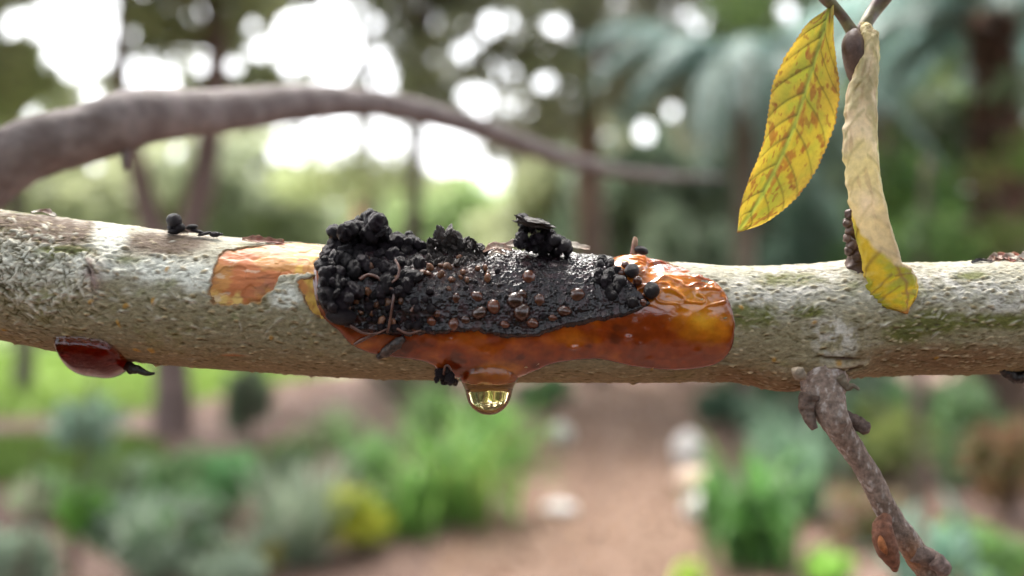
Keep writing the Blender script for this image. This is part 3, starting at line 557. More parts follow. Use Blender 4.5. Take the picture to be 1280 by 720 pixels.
put(SHA, 'shard', AT(668, 278, D - .006), 22, crust, (1, .7, .55), (0.25, .15, .0)); put(SHA, 'shard', AT(657, 277, D - .0068), 12, crust, (1.2, .7, .6), (0, .5, .3))
fill([(742, 345), (744, 325), (756, 320), (768, 328), (777, 345), (776, 362), (764, 370), (750, 362)], 20, 7, 11, lambda x, y: 10, crust, NOD, 'nodule', .55, seed=12)
# beads
for x, y, r in ((570, 374, 6.5), (597, 372, 7.5), (598, 391, 8.5), (618, 384, 8), (642, 377, 9), (652, 371, 6), (653, 391, 10), (674, 377, 7.5), (664, 350, 8.5), (721, 371, 8.5), (706, 389, 7), (665, 404, 8), (631, 405, 5), (518, 408, 7), (568, 405, 7), (776, 345, 5.5), (582, 400, 5), (548, 392, 5), (690, 398, 5), (540, 402, 5)):
    put(BEA, 'bead', ON(x + RR.gauss(0, 1), y, 3.2), r * RR.uniform(1.0, 1.3), crust, (1, RR.uniform(.7, 1), RR.uniform(.75, 1)))
for x, y, r in ((462, 368, 8), (447, 377, 6), (428, 379, 5.5), (453, 390, 5), (478, 400, 6), (487, 381, 7.5), (502, 378, 5), (475, 365, 5), (493, 402, 5), (437, 386, 4), (466, 392, 4), (415, 380, 5), (459, 331, 6), (463, 339, 6), (409, 368, 5), (472, 382, 4), (512, 358, 4), (440, 399, 4.5)):
    put(TAN, 'granule', ON(x, y, 8), r * RR.uniform(.7, 1.1), crust, (1, RR.uniform(.6, 1), RR.uniform(.6, 1)))
for i in range(20):
    x, y = RR.gauss(565, 26), RR.gauss(344, 9); put(TAN, 'granule', ON(x, y, 8), RR.uniform(3, 6.5), crust, (1, .7, .8))
for i in range(48):
    x, y = RR.uniform(412, 540), RR.uniform(365, 412); put(BBL, 'granule', ON(x, y, 9), RR.uniform(2.5, 5.5), crust)
for i in range(10):
    x, y = RR.uniform(540, 770), RR.uniform(335, 408); put(BBL, 'granule', ON(x, y, 8), RR.uniform(1.8, 4), crust)
put(BBL, 'nodule', ON(430, 394, 16), 17, crust, (1, .55, .6), (0, .1, 0))
for x, y, r, lst in ((813, 368, 10, BBL), (789, 346, 9, BBL), (774, 357, 8, BBL), (789, 380, 7, BBL), (781, 338, 5, BEA), (796, 356, 6, BEA), (764, 372, 7, BBL), (803, 380, 4, BEA)): put(lst, 'bead', ON(x, y, 5 + r * .5), r, crust)
# tendrils over the crust
def tendril(pts, w, m_=M_tendril, seed=0, name='tendril', lift=14):
    P = [ON(x, y, lift) for x, y in pts]; V, F = tube(P, np.full(len(P), w) * MM * np.linspace(1, .6, len(P)), 50, 10, lambda t, a, Q: .25 * fbm(Q / MM / 10 * 2, 3, seed)); return ob(name, mesh_np(name, V, F, mat=m_), crust)
tendril([(452, 356), (462, 351), (474, 354), (486, 364), (494, 369), (492, 385), (489, 402), (486, 412)], 2.1, seed=3)
tendril([(440, 404), (456, 412), (472, 413), (487, 408)], 1.8, seed=5); tendril([(496, 338), (501, 347), (499, 356), (492, 361)], 1.8, seed=6, lift=18)
tendril([(498, 408), (512, 413), (528, 410)], 1.6, seed=7); tendril([(515, 390), (520, 382), (519, 376)], 1.8, seed=9, lift=11)
# pale lifted bark edge over the crust
for i, (x0, x1, y0, w) in enumerate(((604, 640, 324, 4), (620, 672, 322, 6), (650, 706, 321, 5), (690, 738, 320, 4), (612, 632, 329, 3), (636, 660, 318, 3), (668, 690, 316, 3), (700, 724, 317, 2.5))):
    flake('bark_flake', [ON(x0, y0 + 2, 12), ON(x0 * .6 + x1 * .4, y0, 17), ON(x1, y0 + 1, 14)], [1.5, w * 1.3, w * .8], M_flake, crust, 50 + i, .3)

# ------------------------------------------------------------------ loose bits stuck on the gum and the limb
o = lump_tube('wood_splinter', [ON(473, 443, 5), ON(483, 436, 7), ON(494, 428, 9), ON(506, 419, 9)], [3, 5.5, 6.5, 3.5], None, M_shard, amp=.5, seed=61, freq=1.8); tag(o, 'short blue-black wood splinter stuck slantwise in the amber gum', 'splinter')
o = lump_tube('dry_stalk', [ON(444, 428, 5), ON(456, 421, 7), ON(472, 414, 9)], [1.6, 2, 1.6], None, M_tendril, amp=.2, seed=62); tag(o, 'thin brown dry stalk lying at the left end of the gum', 'stalk')
crumb = thing('black_crumb', 'small crumpled black crumb hanging beside the clear drop under the branch', 'crumb', AT(558, 470, D - .008))
for x, y, r in ((550, 468, 8), (558, 464, 7), (562, 472, 9), (568, 478, 6), (555, 476, 6), (546, 474, 5)): put(NOD, 'lobe', AT(x, y, D - .0075 + RR.uniform(-.0005, .0005)), r, crumb, (1, .8, .9))
lump_tube('hook', [AT(555, 468, D - .008), AT(556, 459, D - .0088), AT(560, 457, D - .009), AT(565, 464, D - .009)], [1.6, 1.4, 1.2, 1], crumb, M_tendril, amp=.2, seed=63)
seed_ = thing('sprouting_seed', 'tiny reddish upright stalk with a black seed at its foot on the clear gum blister', 'seed', ON(795, 319, 8))
lump_tube('stalk', [AT(792, 318, D - .006), AT(793, 308, D - .006), AT(794, 300, D - .006), AT(793, 296, D - .006)], [4.5, 3.6, 3, 1.5], seed_, M_redflake, amp=.15, seed=64)
put(BBL, 'seed_coat', AT(802, 313, D - .0066), 7.5, seed_, (1.1, .8, .7), (0, .35, 0))
for nm, lab, parts in (('black_knob_fungus', 'round shiny black knob standing on the bark beside the flat black scraps', ((218, 276, 9.5, (1, .9, 1.05)), (214, 285, 6, (.8, .8, .8)), (224, 284, 7, (1, .8, .9)), (218, 289, 7, (1.2, .8, .6)))),
                       ('black_scrap_fungus', 'flat black scrap lying between the round black knob and the peeled orange patch', ((240, 284, 6.5, (1.1, .7, .55)), (246, 289, 5, (1.6, .8, .5)), (256, 292, 5, (1.8, .8, .45)), (269, 293, 6, (1.1, .7, .6)), (276, 293, 3, (1, .7, .6))))):
    r_ = thing(nm, lab, 'fungus', ON(parts[0][0], 291))
    for x, y, r, k in parts: put(BBL, 'lobe', AT(x, y, D - .0035), r, r_, k, (RR.uniform(-.3, .3), RR.uniform(-.3, .3), 0))

# ------------------------------------------------------------------ arching branch behind
Yb = .215
ap = [(x_, y_, D + (Y_ - D) * .78) for x_, y_, Y_ in [(-260, 520, .20), (-120, 330, .203), (-40, 238, .205), (30, 192, .207), (100, 168, .212), (180, 146, .22), (280, 138, .245), (380, 128, .28), (460, 128, .32), (520, 138, .36), (600, 160, .42), (680, 190, .50), (760, 212, .60), (830, 220, .70), (910, 222, .85)]]
rp = np.array([48, 44, 41, 38, 36, 31, 27, 22, 17, 15, 13, 11, 8, 5, 1.5]); rw = rp * np.array([p[2] for p in ap]) / FPX
V, F = tube(path(ap), rw, 260, 40, lambda t, a, P: .10 * fbm(P * 120, 4, 70) + .05 * fbm(P * 420, 3, 71) + .16 * np.exp(-((P[..., 0] + .088) / .006) ** 2))
arch = thing('arching_branch', 'blurred smooth purple-brown branch arching through the air behind the gummed branch', 'branch', AT(-20, 240, .19))
ob('limb', mesh_np('limb', V, F, mat=M_bark2), arch)
V, F = tube([AT(-260, 520, D + (.20 - D) * .78), (-.20, .195, 1.10), (-.30, .2, .7), (-.34, .21, -.05)], [.0096, .012, .016, .02], 40, 20, lambda t, a, P: .1 * fbm(P * 80, 3, 5)); ob('stem', mesh_np('stem', V, F, mat=M_bark2), arch)
lump_tube('spur', path([(158, 170, .199), (157, 190, .197), (156, 200, .196), (157, 212, .196)]), [16, 9, 7, 5], arch, M_bark2, amp=.2, seed=73)
lump_tube('spur', path([(20, 215, .193), (8, 236, .190), (14, 246, .190)]), [26, 20, 6], arch, M_bark2, amp=.2, seed=75)

# ================================================================== the garden behind
def fol(name, c, c2=None, tr=.35, rough=.55):
    return mat(name, attr=True, rough=rough, var=0, bump=0, transl=.5)
M_fol = fol('foliage', None); M_trunk = mat('trunk_bark', attr=True, rough=.85, var=.35, nscale=9, bump=.6, bscale=25, bdist=.02)
def leaves(name, cen, size, color, parent, var=.35, aspect=.45, up=0.0, seed=0):
    """leaf-sized faces at the given centres"""
    rg = np.random.default_rng(seed); N = len(cen); d = rg.normal(size=(N, 3)); d[:, 2] += up; d /= np.linalg.norm(d, axis=1)[:, None]
    e = rg.normal(size=(N, 3)); e -= d * (e * d).sum(1)[:, None]; e /= np.linalg.norm(e, axis=1)[:, None]
    L = size * rg.uniform(.6, 1.4, N)[:, None]; nrm = np.cross(d, e)
    V = np.stack([cen - d * L * .5, cen + e * L * aspect * .5 + nrm * L * .08, cen + d * L * .5, cen - e * L * aspect * .5 + nrm * L * .08], 1)
    pal = np.atleast_2d(np.array(color, float)); base = pal[rg.integers(0, len(pal), N)] * rg.uniform(1 - var, 1 + var, N)[:, None]
    colr = np.clip(np.repeat(base[:, None], 4, 1), .005, .8)
    return ob(name, mesh_np(name, V.reshape(-1, 3), np.arange(N * 4).reshape(N, 4), colr.reshape(-1, 3), smooth_sh=False, mat=M_fol), parent)
def blobpts(rg, c, r, n):
    p = rg.normal(size=(n, 3)); p /= np.linalg.norm(p, axis=1)[:, None]; return np.array(c) + p * (rg.random(n) ** .45)[:, None] * np.array(r)
def wood(name, parts, parent, color, m=10, seed=0):
    """trunk or limbs: every (points, radii) swept and joined"""
    Vs, Fs, o_ = [], [], 0
    for pts, rad in parts:
        V, F = tube(pts, rad, 30, m, lambda t, a, P: .16 * fbm(P * 5, 3, seed)); Vs.append(V); Fs.append(F + o_); o_ += len(V)
    V = np.vstack(Vs); c = np.clip(np.array(color) * (1 + .6 * fbm(V * 6, 3, seed))[:, None], .01, 1)
    return ob(name, mesh_np(name, V, np.vstack(Fs), c, mat=M_trunk), parent)

# ground, path, lawns
def ground_mat(name, c1, c2, sc, rough=.9, bump=.5, bs=30):
    return mat(name, color=c1, color2=c2, c2scale=sc, rough=rough, var=.35, nscale=sc * 8, bump=bump, bscale=bs, bdist=.03)
def sheet(name, P, m_):
    me = bpy.data.meshes.new(name); me.from_pydata([tuple(p) for p in P], [], [list(range(len(P)))]); me.materials.append(m_); o = ob(name, me); o['kind'] = 'structure'; return o
sheet('ground', [(-300, -60, 0), (300, -60, 0), (300, 500, 0), (-300, 500, 0)], ground_mat('soil', (.11, .062, .046), (.16, .10, .078), .9))
gp = lambda pts, z: [(*G(x, y)[:2], z) for x, y in curve_poly(pts, 5)]
sheet('path', gp([(520, 760), (600, 660), (650, 590), (690, 520), (705, 484), (880, 482), (905, 560), (930, 660), (980, 770), (760, 1400), (420, 1400)], .004), ground_mat('path_gravel', (.140, .082, .054), (.19, .118, .082), 2.5))
M_grass = ground_mat('lawn_grass', (.12, .19, .035), (.18, .26, .06), 1.2)
sheet('lawn', gp([(-500, 540), (-300, 524), (60, 522), (200, 512), (330, 484), (400, 470), (560, 440), (500, 405), (200, 400), (-200, 400), (-600, 420)], .008), M_grass)
sheet('lawn', gp([(-420, 600), (-80, 606), (60, 606), (170, 592), (205, 568), (170, 548), (60, 546), (-100, 552), (-360, 560)], .008), M_grass)
def tufts(poly, n, name, seed, h, c, lab):
    rg = np.random.default_rng(seed); P = np.array([G(x, y)[:2] for x, y in curve_poly(poly, 5)]); lo, hi = P.min(0), P.max(0); q = rg.uniform(lo, hi, (n * 3, 2)); q = q[poly_sdf(q[:, 0], q[:, 1], P) > 0][:n]
    N = len(q); a = rg.uniform(0, 6.3, N); w = h * .35; hh = h * rg.uniform(.5, 1.3, N); lean = rg.normal(size=(N, 2)) * h * .4; B = np.column_stack([q, np.full(N, .006)]); e = np.column_stack([np.cos(a), np.sin(a), 0 * a]) * w
    V = np.stack([B - e, B + e, B + np.column_stack([lean, hh])], 1); cc = np.array(c) * rg.uniform(.6, 1.4, N)[:, None]
    o = ob(name, mesh_np(name, V.reshape(-1, 3), np.arange(N * 3).reshape(N, 3), np.repeat(cc, 3, 0), smooth_sh=False, mat=M_fol)); o['kind'] = 'stuff'; o['label'] = lab; o['category'] = 'grass'
tufts([(-420, 600), (-80, 606), (60, 606), (170, 592), (205, 568), (170, 548), (60, 546), (-100, 552), (-360, 560)], 9000, 'grass', 5, .06, (.14, .22, .045), 'short green grass of the small lawn patch nearer the plants')
tufts([(-300, 524), (60, 522), (200, 512), (330, 484), (400, 470), (400, 440), (0, 440), (-300, 440)], 14000, 'grass', 6, .09, (.16, .24, .05), 'bright green grass of the wide lawn behind the forked tree')

# ---- trees
GAPS = [(95, 38, 78, 72), (205, 112, 22, 18), (400, 48, 108, 72), (475, 88, 34, 42), (432, 168, 72, 40), (540, 182, 44, 34), (262, 15, 24, 26), (160, 92, 26, 24), (250, 84, 22, 16), (525, 25, 20, 30), (612, 30, 18, 18), (590, 120, 40, 22), (680, 105, 18, 18), (20, 28, 16, 16), (840, 142, 14, 14), (805, 165, 16, 16), (640, 90, 16, 14), (985, 15, 18, 16)]
GAPS = [(x, y, rx * (.8 if rx > 20 else .95), ry * (.8 if rx > 20 else .95)) for x, y, rx, ry in GAPS]
_rg = random.Random(5); GAPS += [(_rg.uniform(0, 760), _rg.uniform(0, 200), _rg.uniform(4, 9), _rg.uniform(4, 9)) for _ in range(70)] + [(_rg.uniform(0, 760), _rg.uniform(0, 210), *[_rg.uniform(8, 12)] * 2) for _ in range(34)]
def gap(P):
    u, v = proj(P); k = np.zeros(len(P), bool)
    w_ = .60 + .75 * fbm(np.stack([u / 30, v / 30, 0 * u], -1), 2, 91)
    for x, y, rx, ry in GAPS: k |= ((u - x) / rx) ** 2 + ((v - y) / ry) ** 2 < (w_ if rx > 12 else 1)
    return k
def crown_pts(px0, px1, py0, py1, Y, dY, ncl, per, rcl, seed):
    rg = np.random.default_rng(seed); out = []
    while len(out) < ncl:
        y_ = Y + rg.uniform(-dY, dY); p = AT(rg.uniform(px0, px1), rg.uniform(py0, py1), y_)
        if gap(p[None])[0] and rg.random() < .9: continue
        out.append(blobpts(rg, p, (rcl, rcl, rcl * .7), per))
    P = np.vstack(out); g_ = gap(P); return P[~g_ | (rg.random(len(P)) < .03)], out
def limbs_to(fork, clumps, k, r, seed):
    rg = np.random.default_rng(seed); res = []
    for i in rg.choice(len(clumps), k, replace=False):
        e = clumps[i].mean(0); mid = fork * .5 + e * .5 + rg.normal(size=3) * .15; res.append(([fork, mid, e], [r, r * .6, r * .2]))
    return res
def tree(name, label, base, stems, color, crown, lsize, lcol, seed, group=None, nl=14, rl=.04):
    t_ = thing(name, label, 'tree', base, group); wood('trunk', stems, t_, color, 14, seed)
    P, cl = crown; fork = np.array(stems[-1][0][-2]); wood('limbs', limbs_to(fork, cl, min(nl, len(cl)), rl, seed), t_, color, 6, seed)
    leaves('crown', P, lsize, np.array(lcol) * 1.9 + .035, t_, seed=seed); return t_
b = G(217, 540); Y = b[1]
tree('forked_tree', 'brown forked tree standing at the lawn edge, its trunk splitting into a V', b,
     [([b + (0, 0, -.1), AT(216, 500, Y), AT(213, 450, Y), AT(215, 380, Y), AT(214, 320, Y)], [.19, .16, .14, .15, .13]),
      ([AT(214, 330, Y), AT(190, 280, Y), AT(172, 210, Y), AT(150, 110, Y), AT(165, -120, Y)], [.12, .11, .10, .08, .05]),
      ([AT(214, 330, Y), AT(240, 280, Y), AT(256, 210, Y), AT(272, 60, Y), AT(280, -160, Y)], [.12, .12, .12, .09, .05])],
     (.16, .11, .10), crown_pts(-260, 330, -360, 150, 8.2, 1.8, 250, 190, .36, 1), .115, [(.085, .10, .045), (.12, .14, .05), (.16, .17, .07)], 1)
for i, (px, by, wpx, top, lean, col_, lab, cr, lc) in enumerate((
    (508, 482, 12, -150, 22, (.13, .105, .09), 'slim dark trunk tree in front of the white sky gaps', (270, 720, -380, 140, 2.2, 200, 180, .5), [(.09, .11, .05), (.14, .15, .08), (.18, .18, .10)]),
    (462, 470, 9, 40, -6, (.16, .13, .11), 'thin grey-brown trunk beside the slim dark trunk tree', (360, 560, 210, 235, 1.5, 10, 130, .5), [(.15, .18, .08), (.22, .24, .12)]),
    (742, 474, 20, -150, -12, (.24, .175, .14), 'broad warm-brown trunk tree beyond the garden path', (560, 960, -380, 175, 2.4, 200, 200, .55), [(.10, .12, .07), (.16, .16, .10), (.20, .19, .13)]),
    (1080, 488, 20, -150, 20, (.14, .10, .08), 'dark-leaved tree behind the hanging leaves', (900, 1450, -380, 110, 1.8, 190, 190, .5), [(.09, .15, .06), (.13, .20, .07), (.20, .27, .07)]),
    (30, 486, 11, -200, -30, (.13, .11, .09), 'olive-leaved tree at the lawn beyond the thick branch end', (-320, 90, -330, 140, 1.8, 90, 170, .5), [(.10, .12, .05), (.15, .17, .06)]))):
    b = G(px, by); Y = b[1]; r = wpx * Y / FPX
    tree('garden_tree', lab, b, [([b + (0, 0, -.1), AT(px, 400, Y), AT(px + lean * .4, 250, Y), AT(px + lean, 60, Y), AT(px + lean * 1.6, top, Y)], [r * 1.2, r, r * .95, r * .8, r * .4])], col_,
         crown_pts(*cr[:4], Y, cr[4], cr[5], int(cr[6] * (1.05 if i in (0, 2, 4) else 1.15)), cr[7], 30 + i), .155, lc, 30 + i, 'trees round the garden path', 24, .03)
# unseen tree added overhead, its crown cutting the skylight on the branch
b = np.array((2.6, -.9, 0.0)); rg = np.random.default_rng(77); t_ = thing('added_shade_tree', 'spreading unseen tree beside the viewpoint, added to shade the scene from overhead', 'tree', b)
cl = [blobpts(rg, (rg.uniform(-5, 5), rg.uniform(-4, 6.5), rg.uniform(4.3, 6.2)), (.75, .75, .4), 170) for _ in range(140)]
wood('trunk', [([b + (0, 0, -.1), b + (.1, 0, 1.5), b + (-.1, .1, 3.0), b + (-.3, .2, 4.2)], [.2, .17, .15, .12])], t_, (.15, .11, .09), 14, 7)
wood('limbs', limbs_to(b + (-.1, .1, 3.0), cl, 40, .07, 7), t_, (.15, .11, .09), 6, 7)
leaves('crown', np.vstack(cl), .17, [(.08, .11, .04), (.12, .15, .05)], t_, .3, .5, seed=78)
# far pale wood edge
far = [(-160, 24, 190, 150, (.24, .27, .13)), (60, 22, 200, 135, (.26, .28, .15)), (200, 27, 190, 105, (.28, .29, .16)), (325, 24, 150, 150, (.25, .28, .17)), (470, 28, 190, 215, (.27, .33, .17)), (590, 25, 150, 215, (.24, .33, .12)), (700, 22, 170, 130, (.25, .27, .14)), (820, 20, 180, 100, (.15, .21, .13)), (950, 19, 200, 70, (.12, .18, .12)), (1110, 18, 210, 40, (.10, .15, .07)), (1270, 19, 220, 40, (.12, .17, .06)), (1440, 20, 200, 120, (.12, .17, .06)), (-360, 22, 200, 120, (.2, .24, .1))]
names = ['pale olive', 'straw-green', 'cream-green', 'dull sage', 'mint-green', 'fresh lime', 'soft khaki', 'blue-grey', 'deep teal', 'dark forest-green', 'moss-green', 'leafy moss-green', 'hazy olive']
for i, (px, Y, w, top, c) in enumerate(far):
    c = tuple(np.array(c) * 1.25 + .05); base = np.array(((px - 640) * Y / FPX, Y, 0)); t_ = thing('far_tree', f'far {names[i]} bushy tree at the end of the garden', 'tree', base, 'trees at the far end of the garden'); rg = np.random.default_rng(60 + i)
    ztop = CH + (360 - top) * Y / FPX; r = w * .62 * Y / FPX
    wood('trunk', [([base + (0, 0, -.1), base + (.1, 0, ztop * .4), base + (0, 0, ztop * .8)], [.2, .14, .05])], t_, (.16, .12, .1), 8, i)
    P = np.vstack([blobpts(rg, (base[0] + rg.uniform(-r, r) * .8, Y + rg.uniform(-r, r) * .6, rg.uniform(.15, .85) * ztop), (r * .45, r * .4, r * .35), 300) for _ in range(34)]); P = P[(P[:, 2] > .05) & (P[:, 2] < ztop)]
    P = P[~gap(P)]
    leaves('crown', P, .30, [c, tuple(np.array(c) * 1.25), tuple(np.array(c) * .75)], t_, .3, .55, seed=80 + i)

# ---- low plants
def shrub(label, px, by, w, h, cols, n=900, ls=.06, asp=.5, name='shrub', up=.3, flat=1.0):
    b = G(px, by); Y = b[1]; sx = w * .5 * Y / FPX; sz = h * Y / FPX; rg = np.random.default_rng(int(px * 7 + by)); t_ = thing(name, label, 'shrub', b)
    st = [([b + (0, 0, -.03), b + np.array((math.cos(a) * sx * .3, math.sin(a) * sx * .3, sz * .4)), b + np.array((math.cos(a) * sx * .6, math.sin(a) * sx * .6, sz * .8))], [.012, .008, .004]) for a in rg.uniform(0, 6.3, 6)]
    wood('stem', st, t_, (.13, .09, .06), 6, 3)
    P = np.vstack([blobpts(rg, b + (rg.uniform(-1, 1) * sx * .7, rg.uniform(-1, 1) * sx * .7, sz * rg.uniform(.25, .8)), (sx * .42, sx * .42, sz * .26), n // 12) for _ in range(12)]); P = P[P[:, 2] > .01]
    leaves('foliage', P, ls, np.array(cols) * 1.3, t_, .35, asp, up, seed=int(px)); return t_
def straps(label, px, by, w, h, cols, n=70, bw=.03, name='strap_plant', arch_=.85):
    b = G(px, by); Y = b[1]; sx = w * .5 * Y / FPX; sz = h * Y / FPX; rg = np.random.default_rng(int(px * 5 + by)); t_ = thing(name, label, 'plant', b); Vs, Fs, Cs = [], [], []
    pal = np.atleast_2d(np.array(cols, float)) * (1.2, 1.15, 1.1); K = 7
    for i in range(n):
        a = rg.uniform(0, 6.28); L = rg.uniform(.45, 1.1); dx = np.array((math.cos(a), math.sin(a), 0)); u = np.linspace(0, 1, K); sp = rg.uniform(.4, 1.25)
        q = b + rg.normal(size=3) * (sx * .28, sx * .28, 0) + dx * (sx * sp * u ** 1.4)[:, None] + np.array((0, 0, 1.0)) * (sz * L * (u * 1.35 - arch_ * rg.uniform(.4, 1.2) * u ** 3))[:, None]
        wd = bw * .5 * np.sin(np.clip(u * .95 + .08, 0, 1) * math.pi) ** .6 * rg.uniform(.7, 1.2); e = np.cross(dx, (0, 0, 1)); tw = e[None] * wd[:, None]
        Vs.append(np.stack([q - tw, q - np.array((0, 0, 1)) * (wd * .35)[:, None], q + tw], 1).reshape(-1, 3)); Fs.append(gridF(K, 3) + i * K * 3); Cs.append(np.repeat((pal[rg.integers(len(pal))] * rg.uniform(.7, 1.3))[None], K * 3, 0))
    ob('blades', mesh_np('blades', np.vstack(Vs), np.vstack(Fs), np.clip(np.vstack(Cs), .01, 1), mat=M_fol), t_)
    V, F = tube([b + (0, 0, -.03), b + (0, 0, .04), b + (0, 0, .09)], [.05, .045, .02], 8, 10); ob('crown_base', mesh_np('crown_base', V, F, np.ones((len(V), 3)) * pal[0] * .8, mat=M_fol), t_); return t_
GR = [(.16, .32, .07), (.21, .40, .10), (.12, .26, .06)]
SG = [(.26, .33, .24), (.34, .40, .31), (.2, .27, .19)]
straps('big fresh green strap-leaved clump at the path edge', 575, 650, 200, 160, GR + [(.2, .3, .08)], 85, .045)
straps('smaller green strap-leaved clump behind the big clump', 630, 575, 130, 90, GR, 80, .04)
straps('green strap-leaved clump beside the yellow bush, towards the lawn', 470, 600, 110, 80, [(.12, .26, .08), (.16, .30, .10)], 60, .04)
straps('pale grey-green spiky rosette beside the yellow bush', 368, 700, 150, 110, SG, 150, .02, arch_=.2)
shrub('rounded yellow-leaved bush between the rosette and the strap clump', 446, 690, 100, 85, [(.52, .50, .05), (.42, .44, .06), (.30, .38, .06)], 1500, .05)
shrub('fresh green leafy shrub behind the grey rosette', 285, 655, 80, 90, [(.12, .28, .10), (.16, .33, .14)], 900, .07)
shrub('low dark green shrub behind the yellow bush', 350, 612, 90, 62, [(.05, .11, .03), (.08, .15, .04), (.14, .2, .05)], 900, .07)
shrub('upright dull grey-green shrub near the forked trunk', 315, 548, 62, 100, [(.11, .15, .09), (.16, .19, .12)], 900, .09)
shrub('grey-leaved spreading plant below the rosette bed', 190, 730, 170, 120, SG + [(.10, .2, .07)], 1300, .08, .4)
shrub('silvery low plant at the edge of the bed by the sapling', 20, 745, 120, 100, SG, 800, .08, .4)
shrub('small sage plant between the sapling and the forked tree', 165, 640, 90, 70, [(.20, .27, .18), (.26, .32, .2)], 500, .08)
shrub('dull green plant at the bed edge opposite the stones', 905, 545, 70, 60, [(.05, .10, .06), (.08, .13, .08)], 700, .08)
shrub('wide blue-green shrub right of the white stones', 1005, 585, 170, 105, [(.10, .16, .11), (.14, .21, .15), (.07, .12, .07)], 1500, .09)
shrub('pale mint leafy shrub under the shaggy trunk', 1215, 610, 130, 150, [(.22, .34, .18), (.15, .27, .1), (.3, .4, .25)], 1300, .09)
shrub('olive leafy shrub by the thin dark sapling', 1110, 600, 90, 110, [(.18, .22, .07), (.12, .16, .05)], 800, .08)
shrub('rusty brown leaf-litter shrub at the foot of the shaggy trunk', 1262, 650, 90, 130, [(.28, .16, .09), (.2, .12, .06), (.16, .17, .06)], 700, .08)
straps('dark green strap-leaved plant right of the path', 945, 705, 140, 150, [(.07, .18, .05), (.10, .24, .06)], 80, .05)
straps('blue-green broad-bladed plant beside the thin sapling', 1165, 750, 160, 130, [(.16, .27, .22), (.11, .21, .16)], 22, .06)
shrub('bright lime low plant at the path edge', 1040, 742, 70, 50, [(.22, .42, .06), (.28, .46, .1)], 500, .06)
shrub('tiny yellow-green seedling in the path', 860, 735, 40, 28, [(.34, .46, .08)], 200, .05)
shrub('small dark green tuft at the far path edge', 682, 512, 70, 44, [(.07, .15, .06), (.1, .2, .08)], 600, .09)
shrub('small brownish-purple shrub beyond the spiky beds', 520, 505, 120, 60, [(.15, .10, .09), (.12, .14, .08)], 700, .09)
shrub('pink-flowered far bush under the sky gaps', 442, 430, 30, 0.1 + 190, [(.55, .22, .18), (.62, .3, .24), (.35, .33, .2)], 500, .22)
straps('grassy green clump between the yellow bush and the big strap clump', 505, 668, 120, 100, GR, 70, .035)
straps('arching green clump at the back of the bed, below the black crumb', 560, 560, 150, 95, [(.13, .26, .08), (.2, .34, .12)], 80, .05)
straps('pale striped strap clump under the lawn edge', 420, 560, 90, 60, [(.2, .3, .14), (.28, .36, .2)], 50, .04)
shrub('low sage-grey mound at the bed corner by the grey rosette', 285, 735, 110, 70, SG, 700, .06, .4)
shrub('loose green herb between the sapling and the fresh green shrub', 225, 640, 90, 75, [(.13, .25, .09), (.2, .3, .14)], 600, .07)
shrub('ochre-flowered low herb in front of the grey rosette', 330, 722, 50, 45, [(.5, .36, .1), (.2, .28, .1)], 260, .045)
shrub('small leafy green plant at the lawn patch corner', 60, 650, 90, 60, [(.16, .27, .10), (.24, .32, .17)], 500, .07)
straps('upright blue-green flax clump behind the dark strap plant', 985, 640, 120, 130, [(.12, .22, .14), (.17, .28, .19)], 60, .05)
straps('light green strap clump between the dark strap plant and the path', 905, 668, 80, 80, [(.16, .32, .10), (.22, .38, .15)], 45, .04)
shrub('reddish-brown fern at the base of the thin dark sapling', 1085, 680, 110, 70, [(.22, .13, .08), (.12, .16, .06)], 600, .06)
shrub('glossy mid-green shrub between the olive shrub and the mint shrub', 1175, 560, 110, 90, [(.11, .22, .08), (.17, .30, .12)], 900, .09)
shrub('spreading lime-green groundcover beside the broad-bladed plant', 1245, 725, 130, 70, [(.16, .30, .07), (.12, .22, .08)], 800, .06)
shrub('grey-green leafy plant behind the wide blue-green shrub', 1060, 520, 150, 80, [(.16, .23, .14), (.22, .29, .2)], 900, .1)
shrub('dark leafy plant at the far right bed behind the white stones', 960, 515, 120, 70, [(.08, .15, .07), (.12, .2, .1)], 800, .1)
def sapling(label, pts, r, cl, col_, seed):
    b = np.array(pts[0]); t_ = thing('sapling', label, 'sapling', b); wood('stem', [(pts, np.linspace(r, r * .4, len(pts)))], t_, (.12, .095, .07), 8, seed); rg = np.random.default_rng(seed)
    for k, (x, y, rpx, n_, c, sz) in enumerate(cl):
        p = AT(x, y, b[1]); q = rpx * b[1] / FPX; leaves('foliage', blobpts(rg, p, (q, q, q * .8), n_), sz, c, t_, .3, .5, seed=seed + k)
b = G(92, 735); Y = b[1]
sapling('young sapling with a grey-green top and fresh green lower leaves', [b + (0, 0, -.02), AT(95, 650, Y), AT(105, 560, Y), AT(117, 470, Y), AT(120, 420, Y)], .017, [(105, 530, 42, 130, [(.26, .36, .28), (.18, .28, .2)], .08), (102, 640, 34, 70, [(.16, .36, .06)], .1), (130, 590, 30, 60, [(.2, .3, .12)], .08)], None, 5)
b = G(25, 760); Y = b[1]
sapling('bare brown sapling stem with few grey leaves', [b + (0, 0, -.02), AT(32, 680, Y), AT(44, 600, Y), AT(50, 560, Y)], .014, [(40, 620, 34, 30, [(.28, .3, .2)], .06)], None, 6)
b = G(1143, 655); Y = b[1]
sapling('thin straight dark sapling stem right of the path', [b + (0, 0, -.02), AT(1146, 560, Y), AT(1150, 470, Y), AT(1152, 330, Y), AT(1160, 200, Y)], .05, [(1125, 545, 50, 120, [(.2, .24, .07), (.14, .2, .06)], .08), (1160, 300, 60, 200, [(.05, .10, .03), (.09, .16, .04)], .1)], None, 7)

